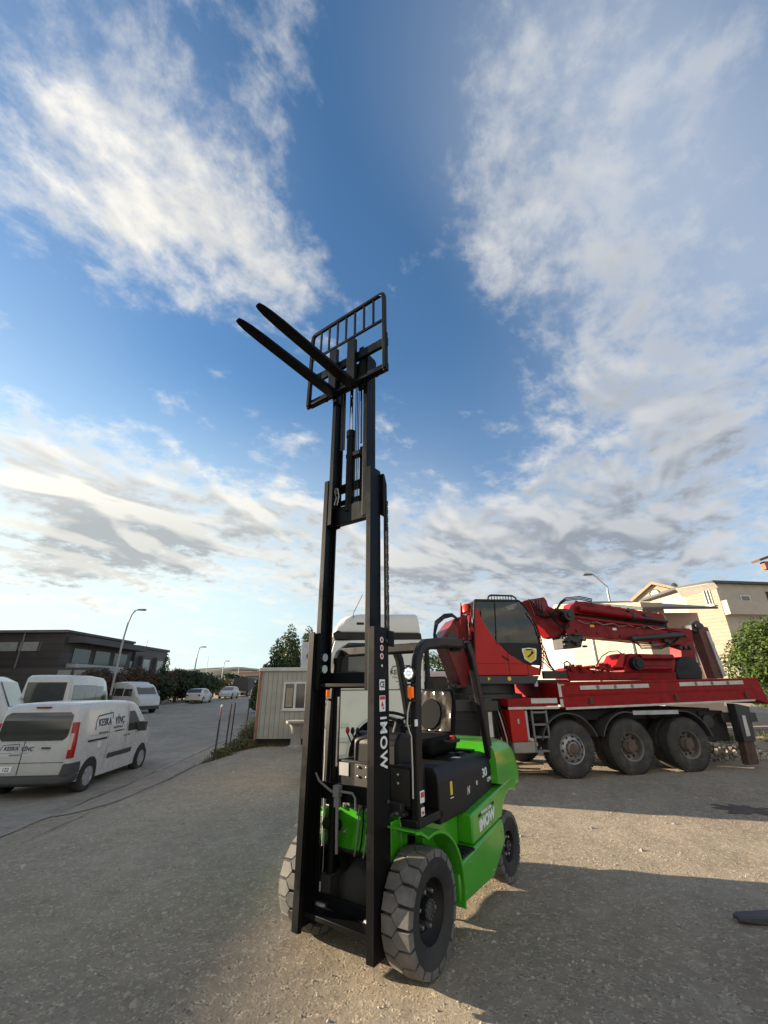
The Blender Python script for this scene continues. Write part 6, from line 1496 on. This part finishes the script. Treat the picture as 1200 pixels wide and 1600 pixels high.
# ---- buildings behind the crane
def low_house():
    T = thing('low_building', 'low cream building with a grey roof and bright sunlit flank behind the crane', 'building')
    xa = 12.3; ya = 21.2
    n0 = at(1000, 941, ya); zt = n0.z; kx = n0.x
    yb = 40.
    xb = kx + .6
    # sunlit flank, running away from the camera
    def P(t, z): return Vector((kx + (xb - kx) * t, ya + (yb - ya) * t, z))
    vs = [P(0, -.3), P(1, -.3), P(1, zt - .2), P(.62, zt + 2.0), P(.0, zt)]
    b = B(); w = Vector((.3, 0, 0)); n = 5
    b.add(vs + [v + w for v in vs], [tuple(range(n)), tuple(range(2 * n - 1, n - 1, -1))] + [(i, (i + 1) % n, n + (i + 1) % n, n + i) for i in range(n)])
    b.build('flank_wall', M_cream, T)
    b = B(); b.box(kx + .3, at(1102, 1000, ya + 1.2).x, ya + 1.2, yb, -.3, zt - .35); b.build('wall', M_creamsh, T)
    B().prism([(kx + .3, ya), (kx + 1.1, ya), (kx + 1.1, ya + 1.2), (kx + .3, ya + 1.2)], -.3, zt - .02, 'z').build('pier', M_cream, T)
    e = at(1108, 954, ya)
    b = B(); b.prism([(ya - .5, e.z + .0), (ya - .5, e.z + .10), (ya + 7, zt + 1.35), (ya + 7, zt + 1.1)], kx - .25, e.x + .1, 'x'); b.build('roof', M_roof, T)
    # windows and balcony on the shaded front
    for u0, u1, v0, v1, nm in ((1018, 1032, 985, 1003, 'window'), (1072, 1098, 978, 992, 'window'), (1090, 1112, 1012, 1042, 'window')):
        a = at(u0, v1, ya + 1.15); d = at(u1, v0, ya + 1.15); w_ = B().box(a.x, d.x, ya + 1.12, ya + 1.2, a.z, d.z).build('window', M_frame, T); B().box(a.x + .07, (a.x + d.x) / 2 - .03, ya + 1.10, ya + 1.12, a.z + .07, d.z - .07).build('pane', M_win, w_); B().box((a.x + d.x) / 2 + .03, d.x - .07, ya + 1.10, ya + 1.12, a.z + .07, d.z - .07).build('pane', M_win, w_)
    a = at(1010, 1008, ya + .2); d = at(1112, 1000, ya + .2); B().box(kx + 1.1, d.x, ya + .1, ya + 1.2, a.z - .1, a.z + .1).build('balcony', M_creamsh, T)
    for u in (905, 973):
        t = (u - 835) / 165.; p = at(u, 1000, ya); y = 40 - 18.8 * ((u - 835) / 165.) ** .45; b = B(); b.tube([(kx - .08 + (xb - kx) * ((y - ya) / (yb - ya)), y, 0), (kx - .08 + (xb - kx) * ((y - ya) / (yb - ya)), y, zt - .4)], .09, 8); b.build('drain_pipe', M_galv, T)
low_house()
def online(u, v, P0, d):
    """where the vertical plane through P0 along d meets a line of sight: (distance along d, height)"""
    r = ray(u, v); det = r.x * -d[1] + r.y * d[0]
    k = (P0[0] * -d[1] + P0[1] * d[0]) / det; p = Vector((r.x * k, r.y * k)); return ((p.x - P0[0]) * d[0] + (p.y - P0[1]) * d[1], CH + r.z * k)
def gable_house():
    # its gable wall is turned to the evening sun; near end on the right
    a = R(-52); d = (math.cos(a), math.sin(a)); e = at(1076, 927, 52.); P0 = (e.x, e.y)
    T = thing('gabled_building', 'cream gabled upper storey with a round white vent, sunlit, above the low grey roof', 'building', (P0[0], P0[1], 0), a)
    O = lambda u, v: online(u, v, P0, d)
    l, pk, r = O(992, 938), O(1020, 914), O(1076, 927)
    B().prism([(l[0], -.3), (r[0], -.3), (r[0], r[1]), (pk[0], pk[1]), (l[0], l[1])], 0, 12).build('wall', M_cream, T)
    B().prism([(l[0] - .4, l[1] - .25), (pk[0], pk[1] + .05), (r[0] + .3, r[1] + .0), (r[0] + .3, r[1] + .3), (pk[0], pk[1] + .4), (l[0] - .4, l[1] + .15)], -.4, 12.3).build('roof', mat('pale_brown_roof', (.38, .27, .17), .8), T)
    c = O(1023, 928); b = B(); b.lathe([(.62, -.1), (.62, 0), (.5, 0), (.5, -.08)], (c[0], 0, c[1]), 'y', 24, cap=False); rv = b.build('round_window', M_frame, T); b = B(); b.lathe([(.5, -.05), (.001, -.05)], (c[0], 0, c[1]), 'y', 24, cap=False); b.build('pane', M_white, rv)
    p, q = O(1038, 951), O(1054, 938)
    w = B().box(p[0], q[0], -.06, 0, p[1], q[1]).build('window', M_frame, T); m = (p[0] + q[0]) / 2
    B().box(p[0] + .12, m - .06, -.08, -.06, p[1] + .12, q[1] - .12).build('pane', M_win, w); B().box(m + .06, q[0] - .12, -.08, -.06, p[1] + .12, q[1] - .12).build('pane', M_win, w)
gable_house()
def corner_block():
    Y = 46.; c = at(1125, 911, Y); cc = at(1132, 957, Y)
    T = thing('apartment_building', 'three storey beige apartment block with sunlit left side and shaded front at the right edge', 'building', (cc.x, Y, 0), 0)
    zt = c.z; P0 = (cc.x, Y); d = (-.5, .866); O = lambda u, v: online(u, v, P0, d)
    e = O(1070, 930); L = e[0]; lx, ly = d[0] * L, d[1] * L
    fs = 3.4 / 20
    B().prism([(0, 0), (22, 22 * fs), (22, 16), (lx, 16), (lx, ly)], -.3, zt - .05, 'z').build('wall', M_creamsh, T)
    n = Vector((-.866, -.5, 0))
    def onside(t0, t1, z0, z1, e0, e1):
        D = Vector((d[0], d[1], 0)); q = [D * t0 + n * e0, D * t1 + n * e0, D * t1 + n * e1, D * t0 + n * e1]; return B().prism([(v.x, v.y) for v in q], z0, z1, 'z')
    onside(.02, L, -.3, zt - .1, 0.0, .06).build('side_wall', M_cream, T)
    p, q = O(1116, 945), O(1098, 922)
    w = onside(p[0], q[0], p[1], q[1], .06, .14).build('window', M_frame, T); m = (p[0] + q[0]) / 2
    onside(p[0] + .1, m - .06, p[1] + .12, q[1] - .12, .14, .16).build('pane', M_win, w); onside(m + .06, q[0] - .1, p[1] + .12, q[1] - .12, .14, .16).build('pane', M_win, w)
    onside(p[0] - .1, q[0] + .1, p[1] - .15, p[1], .06, .3).build('sill', M_frame, w)
    B().prism([(-.6, -.5), (23, 22 * fs - .5), (23, 16.5), (lx - .6, 16.5), (lx - .9, ly)], zt - .05, zt + .22, 'z').build('roof', M_roof, T)
    # raking soffit of the eave over the lit side
    D = Vector((d[0], d[1], 0)); b = B(); vs = [D * -.2 + n * .08 + Vector((0, 0, zt - .55)), D * (L + .3) + n * .08 + Vector((0, 0, zt - 1.0)), D * (L + .3) + n * 1.1 + Vector((0, 0, zt - .1)), D * -.2 + n * .7 + Vector((0, 0, zt - .07))]
    b.add(vs + [v + Vector((0, 0, .04)) for v in vs], [(0, 1, 2, 3), (7, 6, 5, 4), (0, 4, 5, 1), (1, 5, 6, 2), (2, 6, 7, 3), (3, 7, 4, 0)]); b.build('eave_soffit', mat('pale_soffit', (.6, .58, .52), .7), T)
    def front(x0, x1, z0, z1, e0, e1):
        f = lambda x, e: (x, fs * x - e); return B().prism([f(x0, e0), f(x1, e0), f(x1, e1), f(x0, e1)], z0, z1, 'z')
    zb = at(1160, 962, Y + .6).z
    front(0, 22, zb, zb + 1.5, 0.0, .8).build('storey_band', M_creamsh, T)
    w = front(2.6, 3.9, zt - 3.2, zt - 1.3, 0, .08).build('window', M_frame, T); front(2.75, 3.75, zt - 3.1, zt - 1.4, .08, .1).build('pane', M_win, w)
    front(6.2, 14, zb + 1.5, zt - .8, 0, .06).build('recess_shade_panel', M_dark, T)  # flat dark sheet painted for the shade of a balcony recess
    for k in range(5):
        for z0, z1 in ((zb - 3.2, zb - 1.2), (zb - 7.4, zb - 5.2)):
            w = front(1.2 + k * 4, 3.4 + k * 4, z0, z1, 0, .08).build('window', M_frame, T); front(1.35 + k * 4, 3.25 + k * 4, z0 + .15, z1 - .15, .08, .1).build('pane', M_win, w)
corner_block()
def dish():
    p = at(1054, 914, 53.5); T = thing('satellite_dish', 'small satellite dish on a pole on the gabled roof', 'satellite dish', (p.x, 53.5, p.z - .9))
    B().tube([(0, 0, -.6), (0, 0, .7)], .04, 6).build('pole', M_galv, T); B().lathe([(.001, .0), (.2, .03), (.42, .14), (.44, .14), (.2, .01)], (0, -.1, .75), 'y', 20, cap=False).build('reflector', M_grey, T)
dish()
def brick_corner():
    p = at(1191, 877, 16); q = at(1191, 889, 16); xe = at(1200, 880, 22).x + .6
    T = thing('brick_house', 'corner of a red brick bay under a brown eave at the top right edge', 'building', (p.x, 16, 0))
    B().box(xe - p.x, xe - p.x + 6, 0, 5, 0, p.z + .5).build('wall', M_brick, T)
    B().box(.06, xe - p.x, 0, .2, q.z, p.z).build('bay', M_brick, T, .01)
    B().prism([(-.16, p.z - .02), (8, p.z + 2.6), (8, p.z + 2.75), (-.2, p.z + .06)], -.12, .3).build('roof', mat('brown_roof_tiles', (.14, .08, .06), .8), T)
brick_corner()
def low_wall():
    T = thing('low_wall', 'low rough concrete block wall behind the rear outrigger', 'wall', (8.4, 14.2, 0), R(9))
    b = B(); r = random.Random(3)
    for k in range(9):
        for j in range(2): b.box(k * .62 + (.3 if j else 0), k * .62 + .6 + (.3 if j else 0), r.uniform(-.02, .02), .25, j * .24, j * .24 + .23)
    b.build('masonry', M_conc, T, .012); B().box(-.1, 6.2, -.04, .3, .47, .55).build('coping', M_conc, T, .01)
low_wall()

# ================================================================ SMALL THINGS ON THE YARD
def fork_tip():
    p = at(1157, 1433, 4.42); T = thing('steel_fork_blade', 'dark steel fork blade lying at the right edge of the yard', 'fork blade', (2.86, 4.44, .0), R(-4))
    b = B(); rg = []
    for x, w, zt in ((0, .035, .045), (.04, .055, .055), (.3, .07, .065), (.9, .07, .075)):
        rg.append([Vector((x, -w, .02 if x < .1 else .0)), Vector((x, w, .02 if x < .1 else .0)), Vector((x, w, zt)), Vector((x, -w, zt))])
    b.loft(rg); b.build('blade', mat('slate_steel', (.045, .05, .055), .5, dirt=(.1, .09, .08), dirtamt=.4), T, .008)
    b = B(); b.box(.9, .96, -.07, .07, 0, .6); b.build('shank', mat('slate_steel', None), T, .008)
fork_tip()
def planks():
    r = random.Random(9)
    names = ['longest split plank of the pile under the crane truck', 'short pale plank lying across the pile', 'broken board at the near side of the pile', 'thin lath at the back of the pile', 'grey board half under the split planks', 'crooked offcut at the right end of the pile', 'narrow batten at the left end of the pile']
    for k in range(7):
        x = 2.7 + r.uniform(-.3, .5); y = 10.9 + r.uniform(-.35, .35); L = r.uniform(.4, 1.2)
        b = B(); b.box(-L / 2, L / 2, -.06, .06, 0, .025); o = b.build('plank', mat('weathered_wood', (.36, .27, .17), .85, var=.35, vs=9), None, .004)
        o.location = (x, y, .012 + k * .03); o.rotation_euler = (r.uniform(-.08, .08), r.uniform(-.04, .04), r.uniform(-.5, .5)); tag(o, names[k], 'plank', 'planks piled under the crane truck')
planks()
def rubble():
    r = random.Random(31); b = B()
    for k in range(900):
        x = r.uniform(7.2, 13.5); y = 11.9 + 1.7 * r.random() + (x - 7) * .12; s = r.uniform(.015, .06) * (2 if r.random() < .05 else 1)
        z = gz(x, y) + .22 * sst(12.0, 13.4, y) * (1 + noise.noise(Vector((x, y, 0))))
        X = Matrix.Translation((x, y, z)) @ Euler((r.random() * 3, r.random() * 3, r.random() * 3)).to_matrix().to_4x4(); b.box(-s, s, -s * .7, s * .7, -s * .5, s * .5, X)
    tag(b.build('rubble', M_stone, flat=True), 'broken rubble strewn on the bank behind the truck', 'rubble', kind='stuff')
    xs = [7 + i * .35 for i in range(24)]; ys_ = [11.6 + j * .3 for j in range(13)]
    sheet('earth_bank', xs, ys_, lambda x, y: gz(x, y) - .03 + .34 * sst(12.0, 13.6, y) * sst(7, 8.2, x) * (1 + .8 * noise.noise(Vector((x * 1.2, y * 1.2, 0)))), M_gravel)
rubble()
for i, (x, y, h, w, lb) in enumerate(((8.6, 13.3, .5, .4, 'dry weeds on the bank left of the rear outrigger'), (9.7, 13.6, .6, .5, 'taller dry weeds on the bank behind the outrigger leg'), (10.9, 13.4, .55, .5, 'weeds at the foot of the bushy tree'))):
    weeds(x, y, h, w, 300 + i, lb, 900)
# dark oil stain with a thin edge of mud
def stain():
    b = B(); r = random.Random(2); c = Vector((5.55, 7.75, 0)); vs = [c + Vector((0, 0, gz(5.55, 7.75) + .006))]
    for k in range(90):
        a = k * 2 * math.pi / 90; q = 1 + .55 * noise.noise(Vector((math.cos(a) * 2.2, math.sin(a) * 2.2, 2))) + .15 * math.sin(a * 9); x = c.x + .36 * q * math.cos(a); y = c.y + .30 * q * math.sin(a); vs.append(Vector((x, y, gz(x, y) + .005)))
    b.add(vs, [(0, k + 1, (k + 1) % 90 + 1) for k in range(90)]); tag(b.build('oil_stain', mat('oily_mud', (.085, .066, .05), .7, var=.45, vs=9)), 'dark oily patch on the gravel near the right edge', 'stain', kind='stuff')
stain()
